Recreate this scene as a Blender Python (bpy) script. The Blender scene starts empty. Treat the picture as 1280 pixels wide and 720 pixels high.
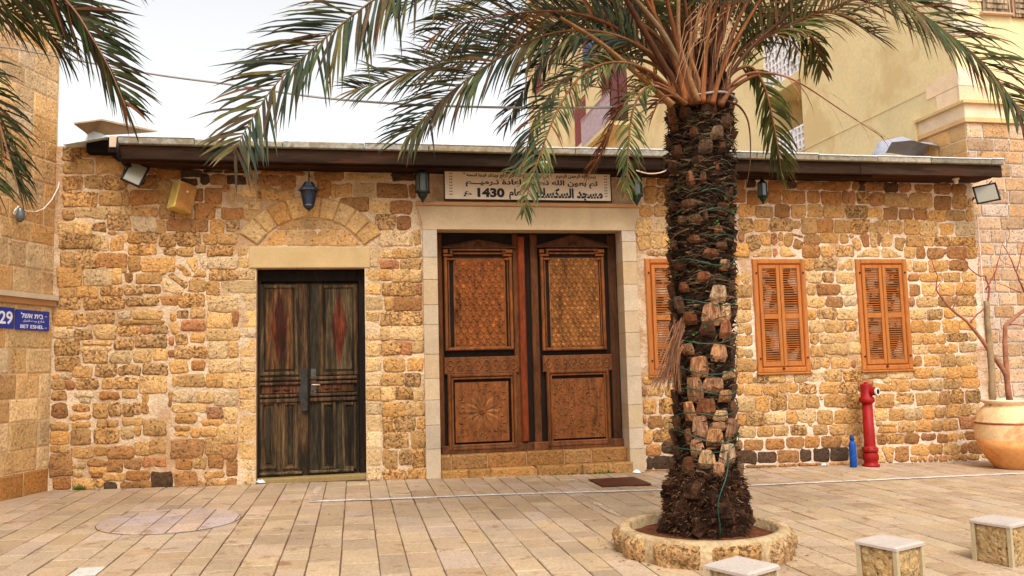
import bpy, math, random
from mathutils import Vector, Matrix, noise
R = random.Random(7)
S = bpy.context.scene
COL = S.collection

# ------------------------------------------------------------------ camera, sky, sun, exposure
F_PX = 1020.24
pit, yaw, rol = (math.radians(a) for a in (5.183, 10.998, -1.469))
CAM = Vector((0.0, -11.6, 1.6))
fwd = Vector((math.sin(yaw) * math.cos(pit), math.cos(yaw) * math.cos(pit), math.sin(pit)))
r0 = Vector((math.cos(yaw), -math.sin(yaw), 0)); u0 = r0.cross(fwd)
rgt = r0 * math.cos(rol) + u0 * math.sin(rol)
upv = -r0 * math.sin(rol) + u0 * math.cos(rol)
cd = bpy.data.cameras.new('camera'); cam = bpy.data.objects.new('camera', cd); COL.objects.link(cam)
cd.sensor_width = 36; cd.lens = 36 * F_PX / 1280; cd.clip_end = 2000; cd.clip_start = .05
cam.matrix_world = Matrix(((rgt.x, upv.x, -fwd.x, CAM.x), (rgt.y, upv.y, -fwd.y, CAM.y), (rgt.z, upv.z, -fwd.z, CAM.z), (0, 0, 0, 1)))
S.camera = cam
S.render.resolution_x = 1024; S.render.resolution_y = 576

SUN_EL, SUN_AZ = math.radians(56), math.radians(182)     # azimuth clockwise from +Y
W = bpy.data.worlds.new('World'); S.world = W; W.use_nodes = True
wn = W.node_tree; wn.nodes.clear()
sky = wn.nodes.new('ShaderNodeTexSky'); sky.sky_type = 'NISHITA'; sky.sun_disc = False
sky.sun_elevation = SUN_EL; sky.sun_rotation = SUN_AZ; sky.dust_density = 4; sky.air_density = 1.2
hs = wn.nodes.new('ShaderNodeHueSaturation'); hs.inputs['Saturation'].default_value = .07
bg = wn.nodes.new('ShaderNodeBackground'); bg.inputs[1].default_value = .15
wo = wn.nodes.new('ShaderNodeOutputWorld')
wn.links.new(sky.outputs[0], hs.inputs['Color']); wn.links.new(hs.outputs[0], bg.inputs[0]); wn.links.new(bg.outputs[0], wo.inputs[0])
sd = bpy.data.lights.new('sun', 'SUN'); sun = bpy.data.objects.new('sun', sd); COL.objects.link(sun)
sd.energy = .8; sd.angle = math.radians(11); sd.color = (1, .95, .88)
sdir = Vector((math.sin(SUN_AZ) * math.cos(SUN_EL), math.cos(SUN_AZ) * math.cos(SUN_EL), math.sin(SUN_EL)))
sun.rotation_euler = sdir.to_track_quat('Z', 'Y').to_euler()
S.view_settings.view_transform = 'Standard'; S.view_settings.look = 'None'
S.view_settings.exposure = 0.92; S.view_settings.gamma = 1

# ------------------------------------------------------------------ points on real planes
def ray(px, py): return fwd * F_PX + rgt * (px - 640) - upv * (py - 360)
def at_y(px, py, Y=0.0):
    d = ray(px, py); return CAM + d * ((Y - CAM.y) / d.y)
def at_x(px, py, X):
    d = ray(px, py); return CAM + d * ((X - CAM.x) / d.x)
def zg(x, y=0): return .035 - .0195 * x
def at_g(px, py, dz=0.0):
    d = ray(px, py); return CAM + d * ((.035 + dz - .0195 * CAM.x - CAM.z) / (d.z + .0195 * d.x))

# ------------------------------------------------------------------ helpers
def lin(c):
    return tuple((v / 12.92 if v <= .04045 else ((v + .055) / 1.055) ** 2.4) for v in (c[0] / 255, c[1] / 255, c[2] / 255)) + (1,)
ORG = {}
def tag(o, label=None, cat=None, group=None, kind=None):
    if label: o['label'] = label
    if cat: o['category'] = cat
    if group: o['group'] = group
    if kind: o['kind'] = kind
    return o
def thing(name, loc, label, cat, group=None):
    o = bpy.data.objects.new(name, None); COL.objects.link(o); o.location = loc; o.empty_display_size = .2
    ORG[o.name] = Vector(loc); return tag(o, label, cat, group)
def copy_tree(o, parent=None):
    c = o.copy(); COL.objects.link(c)
    if parent: c.parent = parent
    for ch in list(o.children): copy_tree(ch, c)
    return c

class MB:
    def __init__(s): s.v = []; s.f = []; s.c = []; s.col = (1, 1, 1, 1); s.smooth = False
    def face(s, idx, col=None): s.f.append(tuple(idx)); s.c.append(col or s.col)
    def add(s, vs, fs, col=None):
        b = len(s.v); s.v += [Vector(p) for p in vs]
        for f in fs: s.face([b + i for i in f], col)
    def box(s, x0, y0, z0, x1, y1, z1, col=None, rot=None, piv=None):
        vs = [Vector(p) for p in ((x0, y0, z0), (x1, y0, z0), (x1, y1, z0), (x0, y1, z0), (x0, y0, z1), (x1, y0, z1), (x1, y1, z1), (x0, y1, z1))]
        if rot is not None:
            piv = Vector(piv) if piv is not None else sum(vs, Vector()) / 8
            vs = [rot @ (p - piv) + piv for p in vs]
        s.add(vs, ((0, 3, 2, 1), (4, 5, 6, 7), (0, 1, 5, 4), (1, 2, 6, 5), (2, 3, 7, 6), (3, 0, 4, 7)), col)
    def bev(s, x0, y0, z0, x1, y1, z1, b=.01, col=None):      # box with its front (-y) edges chamfered
        s.add([(x0, y1, z0), (x1, y1, z0), (x1, y1, z1), (x0, y1, z1), (x0, y0 + b, z0), (x1, y0 + b, z0), (x1, y0 + b, z1), (x0, y0 + b, z1),
               (x0 + b, y0, z0 + b), (x1 - b, y0, z0 + b), (x1 - b, y0, z1 - b), (x0 + b, y0, z1 - b)],
              ((3, 2, 1, 0), (0, 1, 5, 4), (1, 2, 6, 5), (2, 3, 7, 6), (3, 0, 4, 7), (4, 5, 9, 8), (5, 6, 10, 9), (6, 7, 11, 10), (7, 4, 8, 11), (8, 9, 10, 11)), col)
    def tube(s, pts, rad, n=6, col=None, cap=True, flat=1.0):
        pts = [Vector(p) for p in pts]; m = len(pts)
        if not hasattr(rad, '__len__'): rad = [rad] * m
        b = len(s.v); ref = None
        for i, p in enumerate(pts):
            t = (pts[min(i + 1, m - 1)] - pts[max(i - 1, 0)]).normalized()
            if ref is None: ref = Vector((0, 0, 1)) if abs(t.z) < .9 else Vector((1, 0, 0))
            a = (ref - t * ref.dot(t)).normalized(); ref = a; bb = t.cross(a)
            for k in range(n):
                an = 2 * math.pi * k / n
                s.v.append(p + (a * math.cos(an) * flat + bb * math.sin(an)) * rad[i])
        for i in range(m - 1):
            for k in range(n):
                s.face((b + i * n + k, b + i * n + (k + 1) % n, b + (i + 1) * n + (k + 1) % n, b + (i + 1) * n + k), col)
        if cap:
            s.face([b + k for k in range(n)][::-1], col); s.face([b + (m - 1) * n + k for k in range(n)], col)
    def lathe(s, c, prof, n=16, col=None, cols=None, jit=0, cap=True):
        c = Vector(c); b = len(s.v); m = len(prof)
        for r, z in prof:
            for k in range(n):
                a = 2 * math.pi * k / n; q = 1 + (R.uniform(-jit, jit) if jit else 0)
                s.v.append(c + Vector((r * q * math.cos(a), r * q * math.sin(a), z)))
        for i in range(m - 1):
            for k in range(n):
                s.face((b + i * n + k, b + i * n + (k + 1) % n, b + (i + 1) * n + (k + 1) % n, b + (i + 1) * n + k), cols[i] if cols else col)
        if cap:
            s.face([b + k for k in range(n)][::-1], cols[0] if cols else col); s.face([b + (m - 1) * n + k for k in range(n)], cols[-1] if cols else col)
    def prism(s, poly, y0, y1, col=None, flip=False):         # poly of (x, z), front at y0, back at y1
        n = len(poly); b = len(s.v)
        for y in (y0, y1):
            for p in poly: s.v.append(Vector((p[0], y, p[1])))
        s.face([b + i for i in range(n)], col); s.face([b + n + i for i in range(n)][::-1], col)
        for i in range(n): s.face((b + i, b + n + i, b + n + (i + 1) % n, b + (i + 1) % n), col)
    def build(s, name, mat, parent=None, kind=None, smooth=None, label=None, xf=None, fixn=True):
        if not s.v: return None
        vs = [xf @ v for v in s.v] if xf is not None else s.v
        lo = Vector((min(v.x for v in vs), min(v.y for v in vs), min(v.z for v in vs))); hi = Vector((max(v.x for v in vs), max(v.y for v in vs), max(v.z for v in vs)))
        c = (lo + hi) / 2; c.z = lo.z
        me = bpy.data.meshes.new(name); me.from_pydata([tuple(v - c) for v in vs], [], s.f)
        at = me.attributes.new('tint', 'FLOAT_COLOR', 'CORNER')
        buf = []
        for f, k in zip(s.f, s.c): buf += list(k) * len(f)
        at.data.foreach_set('color', buf)
        if smooth if smooth is not None else s.smooth: me.polygons.foreach_set('use_smooth', [True] * len(me.polygons))
        me.materials.append(mat)
        if fixn:
            import bmesh
            bm = bmesh.new(); bm.from_mesh(me); bmesh.ops.recalc_face_normals(bm, faces=bm.faces); bm.to_mesh(me); bm.free()
        o = bpy.data.objects.new(name, me); COL.objects.link(o)
        ORG[o.name] = c
        if parent: o.parent = parent; o.location = c - ORG[parent.name]
        else: o.location = c
        if kind: o['kind'] = kind
        if label: o['label'] = label
        return o

# ------------------------------------------------------------------ materials
def mat(name, col=None, rough=.85, metal=0, var=.25, vs=3.0, fine=.18, fs=35.0, bump=.4, bs=60.0, bd=.01, pits=0, pitcol=(60, 38, 20),
        stretch=(1, 1, 1), stain=None, stain_s=1.2, stain_t=.55, trans=0, spec=.12, hue=0):
    m = bpy.data.materials.new(name); m.use_nodes = True; nt = m.node_tree; nt.nodes.clear(); L = nt.links.new
    def n(t, **k):
        o = nt.nodes.new(t)
        for a, b in k.items(): setattr(o, a, b)
        return o
    out = n('ShaderNodeOutputMaterial'); P = n('ShaderNodeBsdfPrincipled')
    P.inputs['Roughness'].default_value = rough; P.inputs['Metallic'].default_value = metal; P.inputs['Specular IOR Level'].default_value = spec
    geo = n('ShaderNodeNewGeometry'); mp = n('ShaderNodeMapping'); mp.inputs['Scale'].default_value = stretch
    L(geo.outputs['Position'], mp.inputs[0])
    def nz(scale, det=3, dist=0, rg=.55):
        o = n('ShaderNodeTexNoise'); o.inputs['Scale'].default_value = scale; o.inputs['Detail'].default_value = det
        o.inputs['Distortion'].default_value = dist; o.inputs['Roughness'].default_value = rg; L(mp.outputs[0], o.inputs['Vector']); return o
    def ramp(src, a, b, c0=0., c1=1.):
        o = n('ShaderNodeMapRange'); o.inputs[1].default_value = a; o.inputs[2].default_value = b; o.inputs[3].default_value = c0; o.inputs[4].default_value = c1
        L(src, o.inputs[0]); return o.outputs[0]
    if col is None:
        at = n('ShaderNodeAttribute', attribute_name='tint'); c = at.outputs['Color']
    else:
        rg = n('ShaderNodeRGB'); rg.outputs[0].default_value = lin(col); c = rg.outputs[0]
    def scale_val(c, f):
        h = n('ShaderNodeHueSaturation'); L(c, h.inputs['Color']); L(f, h.inputs['Value']); return h.outputs[0]
    big = nz(vs, 4, .6); c = scale_val(c, ramp(big.outputs[0], .3, .7, 1 - var, 1 + var))
    sm = nz(fs, 3); c = scale_val(c, ramp(sm.outputs[0], .3, .7, 1 - fine, 1 + fine))
    def mixc(c, f, col2):
        x = n('ShaderNodeMix', data_type='RGBA'); L(f, x.inputs[0]); L(c, x.inputs[6]); x.inputs[7].default_value = lin(col2); return x.outputs[2]
    if hue:
        hn = nz(6, 2); c = mixc(c, ramp(hn.outputs[0], .5, .8, 0, hue), (196, 104, 44))
    if stain:
        st = nz(stain_s, 5, .3, .65); c = mixc(c, ramp(st.outputs[0], stain_t, stain_t + .12, 0, .75), stain)
    hgt = nz(bs, 4, .2, .6).outputs[0]
    if pits:
        pn = nz(30, 5, .25, .75); pf = ramp(pn.outputs[0], .62 - .1 * pits, .70 - .1 * pits)
        c = mixc(c, ramp(pn.outputs[0], .64 - .1 * pits, .76 - .1 * pits, 0, .8), pitcol)  # dark pit colour stands in for shade in the hollows, besides dirt
        mm = n('ShaderNodeMath', operation='MULTIPLY_ADD'); L(pf, mm.inputs[0]); mm.inputs[1].default_value = -1.3; L(hgt, mm.inputs[2]); hgt = mm.outputs[0]
    bp = n('ShaderNodeBump'); bp.inputs['Strength'].default_value = bump; bp.inputs['Distance'].default_value = bd
    L(hgt, bp.inputs['Height']); L(bp.outputs[0], P.inputs['Normal']); L(c, P.inputs['Base Color'])
    if trans:
        T = n('ShaderNodeBsdfTranslucent'); L(c, T.inputs[0]); X = n('ShaderNodeMixShader'); X.inputs[0].default_value = trans
        L(P.outputs[0], X.inputs[1]); L(T.outputs[0], X.inputs[2]); L(X.outputs[0], out.inputs[0])
    else: L(P.outputs[0], out.inputs[0])
    return m

M = {
 'stone': mat('rubble_stone', None, .9, var=.16, vs=6, fine=.24, fs=45, bump=1, bs=20, bd=.035, pits=.28, pitcol=(96, 60, 34), hue=.10),
 'stone_pit': mat('pitted_stone', None, .92, var=.25, vs=8, fine=.28, fs=40, bump=1, bs=24, bd=.045, pits=.8, pitcol=(88, 52, 28), hue=.10),
 'mortar': mat('lime_mortar', None, .95, var=.14, vs=1.5, fine=.2, fs=40, bump=.9, bs=22, bd=.03, stain=(172, 128, 84), stain_s=1.1, stain_t=.48),
 'stone_soft': mat('weathered_ashlar', None, .92, var=.16, vs=4, fine=.22, fs=36, bump=.9, bs=22, bd=.02, pits=.3, pitcol=(120, 78, 44)),
 'ashlar': mat('ashlar', None, .9, var=.12, vs=3, fine=.14, fs=40, bump=.4, bs=60, bd=.006, pits=.1, pitcol=(150, 100, 50)),
 'smooth_stone': mat('dressed_stone', None, .85, var=.1, vs=2.5, fine=.1, fs=50, bump=.25, bs=90, bd=.004),
 'mortar_tint': mat('kerb_mortar', None, .95, var=.2, vs=5, fine=.25, fs=30, bump=.9, bs=22, bd=.02, stain=(140, 104, 64), stain_s=4, stain_t=.5),
 'whitemortar': mat('white_pointing', (216, 204, 192), .95, var=.06, vs=3, fine=.08),
 'paver': mat('paver_stone', None, .85, var=.10, vs=2, fine=.2, fs=45, bump=.5, bs=40, bd=.006, stain=(128, 92, 64), stain_s=5, stain_t=.57),
 'joint': mat('paving_joint', (112, 84, 64), .95, var=.3, vs=2),
 'ground': mat('ground_dust', (165, 135, 108), .95, var=.15, vs=.5),
 'oldwood': mat('weathered_wood', None, .8, var=.55, vs=4, fine=.5, fs=12, bump=.8, bs=12, bd=.01, stretch=(6, 6, .6), stain=(22, 18, 12), stain_s=1.6, stain_t=.46, spec=.15),
 'carved': mat('carved_wood', None, .6, var=.35, vs=2.2, fine=.28, fs=12, bump=.5, bs=18, bd=.005, stretch=(4, 4, 1), spec=.12, stain=(44, 26, 14), stain_s=1.1, stain_t=.56),
 'shutter': mat('varnished_wood', None, .5, var=.13, vs=3, fine=.12, fs=12, bump=.2, bs=20, bd=.003, stretch=(5, 5, .8), spec=.15),
 'beam': mat('dark_beam', None, .85, var=.5, vs=1.6, fine=.25, fs=10, bump=.4, bs=14, bd=.006, stretch=(.6, 3, 5), stain=(82, 48, 32), stain_s=.9, stain_t=.54, spec=.05),
 'tile': mat('roof_edge', None, .9, var=.3, vs=5, fine=.3, fs=24, bump=.5, bs=30, bd=.01, stain=(120, 105, 80), stain_s=5, stain_t=.48),
 'plaster': mat('yellow_render', (230, 208, 158), .9, var=.08, vs=.6, fine=.06, fs=14, bump=.3, bs=30, bd=.006, stain=(212, 182, 130), stain_s=.7, stain_t=.5),
 'paint': mat('painted_metal', None, .5, var=.18, vs=5, fine=.15, fs=30, bump=.25, bs=40, bd=.003, spec=.2, stain=(90, 40, 28), stain_s=9, stain_t=.64),
 'metal': mat('old_metal', None, .5, metal=.6, var=.3, vs=8, fine=.25, fs=40, bump=.3, bs=50, bd=.002),
 'pot': mat('glazed_pot', None, .6, var=.14, vs=2.2, fine=.1, fs=24, bump=.3, bs=24, bd=.004, stain=(192, 112, 62), stain_s=2.6, stain_t=.56),
 'bark': mat('palm_fibre', None, .95, var=.5, vs=9, fine=.45, fs=50, bump=1, bs=50, bd=.03, stretch=(1, 1, .6)),
 'boot': mat('leaf_base', None, .85, var=.35, vs=12, fine=.4, fs=30, bump=.7, bs=30, bd=.01, stretch=(3, 3, .8), stain=(96, 44, 24), stain_s=7, stain_t=.5),
 'leaf': mat('palm_leaf', None, .6, var=.3, vs=5, fine=.15, fs=20, bump=0, trans=.25, spec=.15),
 'stalk': mat('palm_stalk', None, .6, var=.25, vs=5, fine=.2, fs=25, bump=.3, bs=30, bd=.004),
 'soil': mat('soil', (98, 56, 34), 1, var=.4, vs=8, fine=.4, fs=40, bump=1, bs=30, bd=.03),
 'plastic': mat('plastic', None, .4, var=.04, vs=5, fine=.03, bump=0, spec=.5),
 'enamel': mat('enamel', None, .35, var=.04, vs=6, fine=.03, bump=0, spec=.5),
 'whitepaint': mat('line_paint', (212, 204, 196), .85, var=.14, vs=5, fine=.25, fs=30, bump=.2, stain=(168, 142, 112), stain_s=9, stain_t=.5),
 'wornpaint': mat('worn_paint', (186, 166, 146), .9, var=.2, vs=6, fine=.3, fs=30, bump=.2, stain=(158, 130, 98), stain_s=11, stain_t=.42),
 'sheet': mat('metal_sheet', None, .6, var=.18, vs=3, fine=.12, fs=20, bump=.2),
 'tarp': mat('tarp', (158, 158, 168), .6, var=.18, vs=2.5, fine=.06, bump=.5, bs=5, bd=.05),
 'moss': mat('weed', None, .7, var=.3, vs=20, fine=.2, bump=0, trans=.2),
}
def glass_mat(name, col, rough=.15):
    m = bpy.data.materials.new(name); m.use_nodes = True; P = m.node_tree.nodes['Principled BSDF']
    P.inputs['Base Color'].default_value = lin(col); P.inputs['Roughness'].default_value = rough; P.inputs['Coat Weight'].default_value = .3
    return m
M['glass_dark'] = glass_mat('lantern_glass', (84, 90, 84)); M['lens'] = glass_mat('lamp_lens', (128, 118, 92), .3); M['blueglass'] = glass_mat('blue_glass', (30, 48, 72))

SC = {'o': (192, 145, 88), 't': (202, 162, 108), 'l': (208, 175, 130), 'b': (162, 114, 68), 'd': (82, 62, 46), 'p': (195, 148, 94), 'r': (170, 116, 76)}  # dark tones used under the eaves hold painted shade as well as stains
def jc(c, j=.10, hj=.03):
    k = 1 + R.uniform(-j, j); h = R.uniform(-hj, hj)
    c = [min(255, max(0, c[0] * k * (1 + h))), min(255, c[1] * k), min(255, max(0, c[2] * k * (1 - h * 2)))]
    return lin(c)

# ------------------------------------------------------------------ text
ARF = {'ا': (0xFE8D, 2), 'أ': (0xFE83, 2), 'إ': (0xFE87, 2), 'ب': (0xFE8F, 4), 'ة': (0xFE93, 2), 'ت': (0xFE95, 4), 'ج': (0xFE9D, 4), 'ح': (0xFEA1, 4),
       'د': (0xFEA9, 2), 'ذ': (0xFEAB, 2), 'ر': (0xFEAD, 2), 'س': (0xFEB1, 4), 'ش': (0xFEB5, 4), 'ع': (0xFEC9, 4), 'ف': (0xFED1, 4), 'ك': (0xFED9, 4),
       'ل': (0xFEDD, 4), 'م': (0xFEE1, 4), 'ن': (0xFEE5, 4), 'ه': (0xFEE9, 4), 'و': (0xFEED, 2), 'ي': (0xFEF1, 4), 'ـ': (0x640, 0)}
def arab(s):
    out = []
    for w in s.split(' '):
        if w.isdigit() or not any(ch in ARF for ch in w): out.append(w); continue
        r = ''
        for i, ch in enumerate(w):
            if ch not in ARF: r += ch; continue
            base, k = ARF[ch]
            pj = i > 0 and w[i - 1] in ARF and ARF[w[i - 1]][1] != 2
            nj = i + 1 < len(w) and w[i + 1] in ARF
            if k == 0: r += ch; continue
            if k == 2: r += chr(base + (1 if pj else 0))
            else: r += chr(base + (3 if pj and nj else 1 if pj else 2 if nj else 0))
        out.append(r[::-1])
    return ' '.join(out[::-1])
def text_mesh(name, body, width, height, mat_, parent, centre, xaxis=Vector((1, 0, 0)), normal=Vector((0, -1, 0)), bold=0.0, col=(1, 1, 1, 1), depth=.002):
    cu = bpy.data.curves.new(name, 'FONT'); cu.body = body; cu.extrude = .01; cu.offset = bold; cu.resolution_u = 3
    o = bpy.data.objects.new(name, cu); COL.objects.link(o); dg = bpy.context.evaluated_depsgraph_get(); dg.update()
    me = bpy.data.meshes.new_from_object(o.evaluated_get(dg)); bpy.data.objects.remove(o)
    xs = [v.co.x for v in me.vertices]; ys = [v.co.y for v in me.vertices]
    cx, cy = (min(xs) + max(xs)) / 2, (min(ys) + max(ys)) / 2; sx = width / (max(xs) - min(xs)); sy = height / (max(ys) - min(ys))
    yax = normal.cross(xaxis)
    b = MB()
    b.v = [centre + xaxis * ((v.co.x - cx) * sx) + yax * ((v.co.y - cy) * sy) + normal * (v.co.z / .01 * depth) for v in me.vertices]
    for p in me.polygons: b.face(list(p.vertices), col)
    return b.build(name, mat_, parent, fixn=False)

# ------------------------------------------------------------------ ground and paving
g = MB(); g.add([(-300, -300, zg(0) - .06), (300, -300, zg(0) - .06), (300, 300, zg(0) - .06), (-300, 300, zg(0) - .06)], [(0, 1, 2, 3)])
# far ground drops with the same gentle fall near the square and is level beyond it
gx = [-300, -14, 14, 300]
g = MB(); vs = []
for y in (-300, -16, 300):
    for x in gx: vs.append((x, y, zg(max(-14, min(14, x))) - .035))
g.add(vs, [(0, 1, 5, 4), (1, 2, 6, 5), (2, 3, 7, 6), (4, 5, 9, 8), (5, 6, 10, 9), (6, 7, 11, 10)])
go = g.build('ground', M['ground'], kind='structure')
b = MB(); b.add([(-6.5, -13, zg(-6.5) - .012), (13, -13, zg(13) - .012), (13, .3, zg(13) - .012), (-6.5, .3, zg(-6.5) - .012)], [(0, 1, 2, 3)])
pave = b.build('pavement', M['joint'], kind='structure')
PC = [(168, 143, 113), (173, 148, 117), (164, 138, 109), (169, 144, 118), (166, 140, 111), (171, 147, 118), (159, 134, 106), (172, 147, 123)]
def clip(poly, a, bb, c):      # keep a*x+b*y<=c
    out = []
    for i in range(len(poly)):
        p, q = poly[i], poly[(i + 1) % len(poly)]; dp = a * p[0] + bb * p[1] - c; dq = a * q[0] + bb * q[1] - c
        if dp <= 0: out.append(p)
        if dp * dq < 0:
            t = dp / (dp - dq); out.append((p[0] + (q[0] - p[0]) * t, p[1] + (q[1] - p[1]) * t))
    return out
def paver_mb(mb, poly, h, col, e=.006):
    n = len(poly)
    if n < 3: return
    cx = sum(p[0] for p in poly) / n; cy = sum(p[1] for p in poly) / n
    tilt = R.uniform(-.0015, .0015)
    def ins(p, d):
        l = math.hypot(p[0] - cx, p[1] - cy) + 1e-6; k = max(0, (l - d * 1.4)) / l; return (cx + (p[0] - cx) * k, cy + (p[1] - cy) * k)
    b = len(mb.v)
    for p in poly: mb.v.append(Vector((p[0], p[1], zg(p[0]) - .012)))
    for p in poly: mb.v.append(Vector((p[0], p[1], zg(p[0]) + h - .005)))
    for p in poly: q = ins(p, e); mb.v.append(Vector((q[0], q[1], zg(q[0]) + h + tilt)))
    for i in range(n):
        j = (i + 1) % n
        mb.face((b + i, b + j, b + n + j, b + n + i), col); mb.face((b + n + i, b + n + j, b + 2 * n + j, b + 2 * n + i), col)
    mb.face([b + 2 * n + i for i in range(n)], col)
CC = (-1.86, -2.57); CR = .69
pavers = []
x = -6.45; k = 0; wd = [.262, .30, .222]
x = -1.14 - 21 * .2613 * 1.0
while x < 12.9:
    w = wd[k % 3] + R.uniform(-.008, .008); k += 1
    y = -12.9 + R.uniform(0, .4)
    while y < -.02:
        l = R.choice([.24, .30, .36, .42, .5, .6]) * R.uniform(.9, 1.1); y1 = min(y + l, -.02)
        if y1 - y < .12 and y1 < -.1: y += l; continue
        col = jc(R.choice(PC), .04, .012)
        gj = .003 + R.uniform(0, .004)
        jx = [R.uniform(-.003, .003) for _ in range(4)]
        cj = R.choice([.0025, .004, .006]); poly = [(x + gj + jx[0], y + cj), (x + w - gj + jx[1], y + cj), (x + w - gj + jx[2], y1 - .002), (x + gj + jx[3], y1 - .002)]
        cx, cy = x + w / 2, (y + y1) / 2
        keep = True
        if math.hypot(cx - 2.88, cy + 5.0) < .45: keep = False
        if keep: pavers.append((math.hypot(cx - CAM.x, cy - CAM.y), poly, R.uniform(-.002, .003), col, cx, cy))
        y = y1
    x += w
def inframe(x, y, z=0, m=40):
    v = Vector((x, y, z)) - CAM; d = v.dot(fwd)
    if d < .3: return False
    px, py = 640 + F_PX * v.dot(rgt) / d, 360 - F_PX * v.dot(upv) / d
    return -m < px < 1280 + m and -m < py < 720 + m
vis = sorted([p for p in pavers if inframe(p[4], p[5])], key=lambda p: p[0]); inv = [p for p in pavers if not inframe(p[4], p[5])]
white_sq = at_g(92, 716)
for i, p in enumerate(vis[:300]):
    mb = MB(); c = p[3]
    if abs(p[4] - white_sq.x) < .132 and abs(p[5] - white_sq.y) < .3: c = lin((192, 182, 170))
    paver_mb(mb, p[1], p[2], c); mb.build('paver', M['paver'], pave, fixn=False)
mb = MB()
for p in vis[300:] + inv: paver_mb(mb, p[1], p[2], p[3])
mb.build('paver', M['paver'], pave, kind='stuff', fixn=False)
# round paved cover
cov = thing('manhole_cover', (CC[0], CC[1], zg(CC[0])), 'round access cover filled with pinkish paving stones, left of the small door', 'manhole cover')
mb = MB(); n = 40
ring = [(CC[0] + CR * math.cos(2 * math.pi * i / n), CC[1] + CR * math.sin(2 * math.pi * i / n)) for i in range(n)]
mb.add([(p[0], p[1], zg(p[0]) + .0045) for p in ring], [list(range(n))]); mb.build('cover_rim', M['joint'], cov, fixn=False)
xx = CC[0] - CR
k = 0
while xx < CC[0] + CR:
    w = wd[k % 3]; k += 1; yy = CC[1] - CR - R.uniform(0, .3)
    while yy < CC[1] + CR:
        l = R.choice([.35, .45, .6]); poly = [(xx + .006, yy + .005), (xx + w - .006, yy + .005), (xx + w - .006, yy + l - .005), (xx + .006, yy + l - .005)]
        for i in range(n):
            a = 2 * math.pi * (i + .5) / n; ca, sa = math.cos(a), math.sin(a)
            poly = clip(poly, ca, sa, ca * CC[0] + sa * CC[1] + (CR - .012))
            if len(poly) < 3: break
        if len(poly) >= 3:
            mb = MB(); paver_mb(mb, poly, .010 + R.uniform(0, .002), jc((172, 150, 136), .04), .004); mb.build('paver', M['paver'], cov, fixn=False)
        yy += l
    xx += w
# painted lines
def strip(mb, pts, w, h=.0085, jit=.006):
    pts = [Vector((p.x, p.y, 0)) for p in pts]; vs = []; out = []
    for i in range(len(pts) - 1):
        a, c = pts[i], pts[i + 1]; m = max(1, int((c - a).length / .12))
        for j in range(m + (1 if i == len(pts) - 2 else 0)): out.append(a + (c - a) * (j / m))
    b = len(mb.v)
    for i, p in enumerate(out):
        t = (out[min(i + 1, len(out) - 1)] - out[max(i - 1, 0)]).normalized(); nn = Vector((-t.y, t.x, 0))
        for s_ in (-1, 1):
            q = p + nn * s_ * (w / 2 + R.uniform(-jit, jit)); mb.v.append(Vector((q.x, q.y, zg(q.x) + h)))
    for i in range(len(out) - 1): mb.face((b + 2 * i, b + 2 * i + 2, b + 2 * i + 3, b + 2 * i + 1))
mb = MB(); strip(mb, [at_g(387, 627.5), at_g(520, 623), at_g(600, 619.5), at_g(820, 613), at_g(957, 606.5), at_g(1080, 601), at_g(1280, 592), at_g(1330, 590)], .085)
mb2 = MB(); strip(mb2, [at_g(392, 626), at_g(398, 609)], .09, .0085); strip(mb2, [at_g(740, 627), at_g(775, 646)], .07, .0085, .012); mb2.build('painted_line', M['wornpaint'], pave, label='worn pale stripe across the paving', fixn=False)
mb.build('painted_line', M['whitepaint'], pave, label='white line running parallel to the wall', fixn=False)

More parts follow.
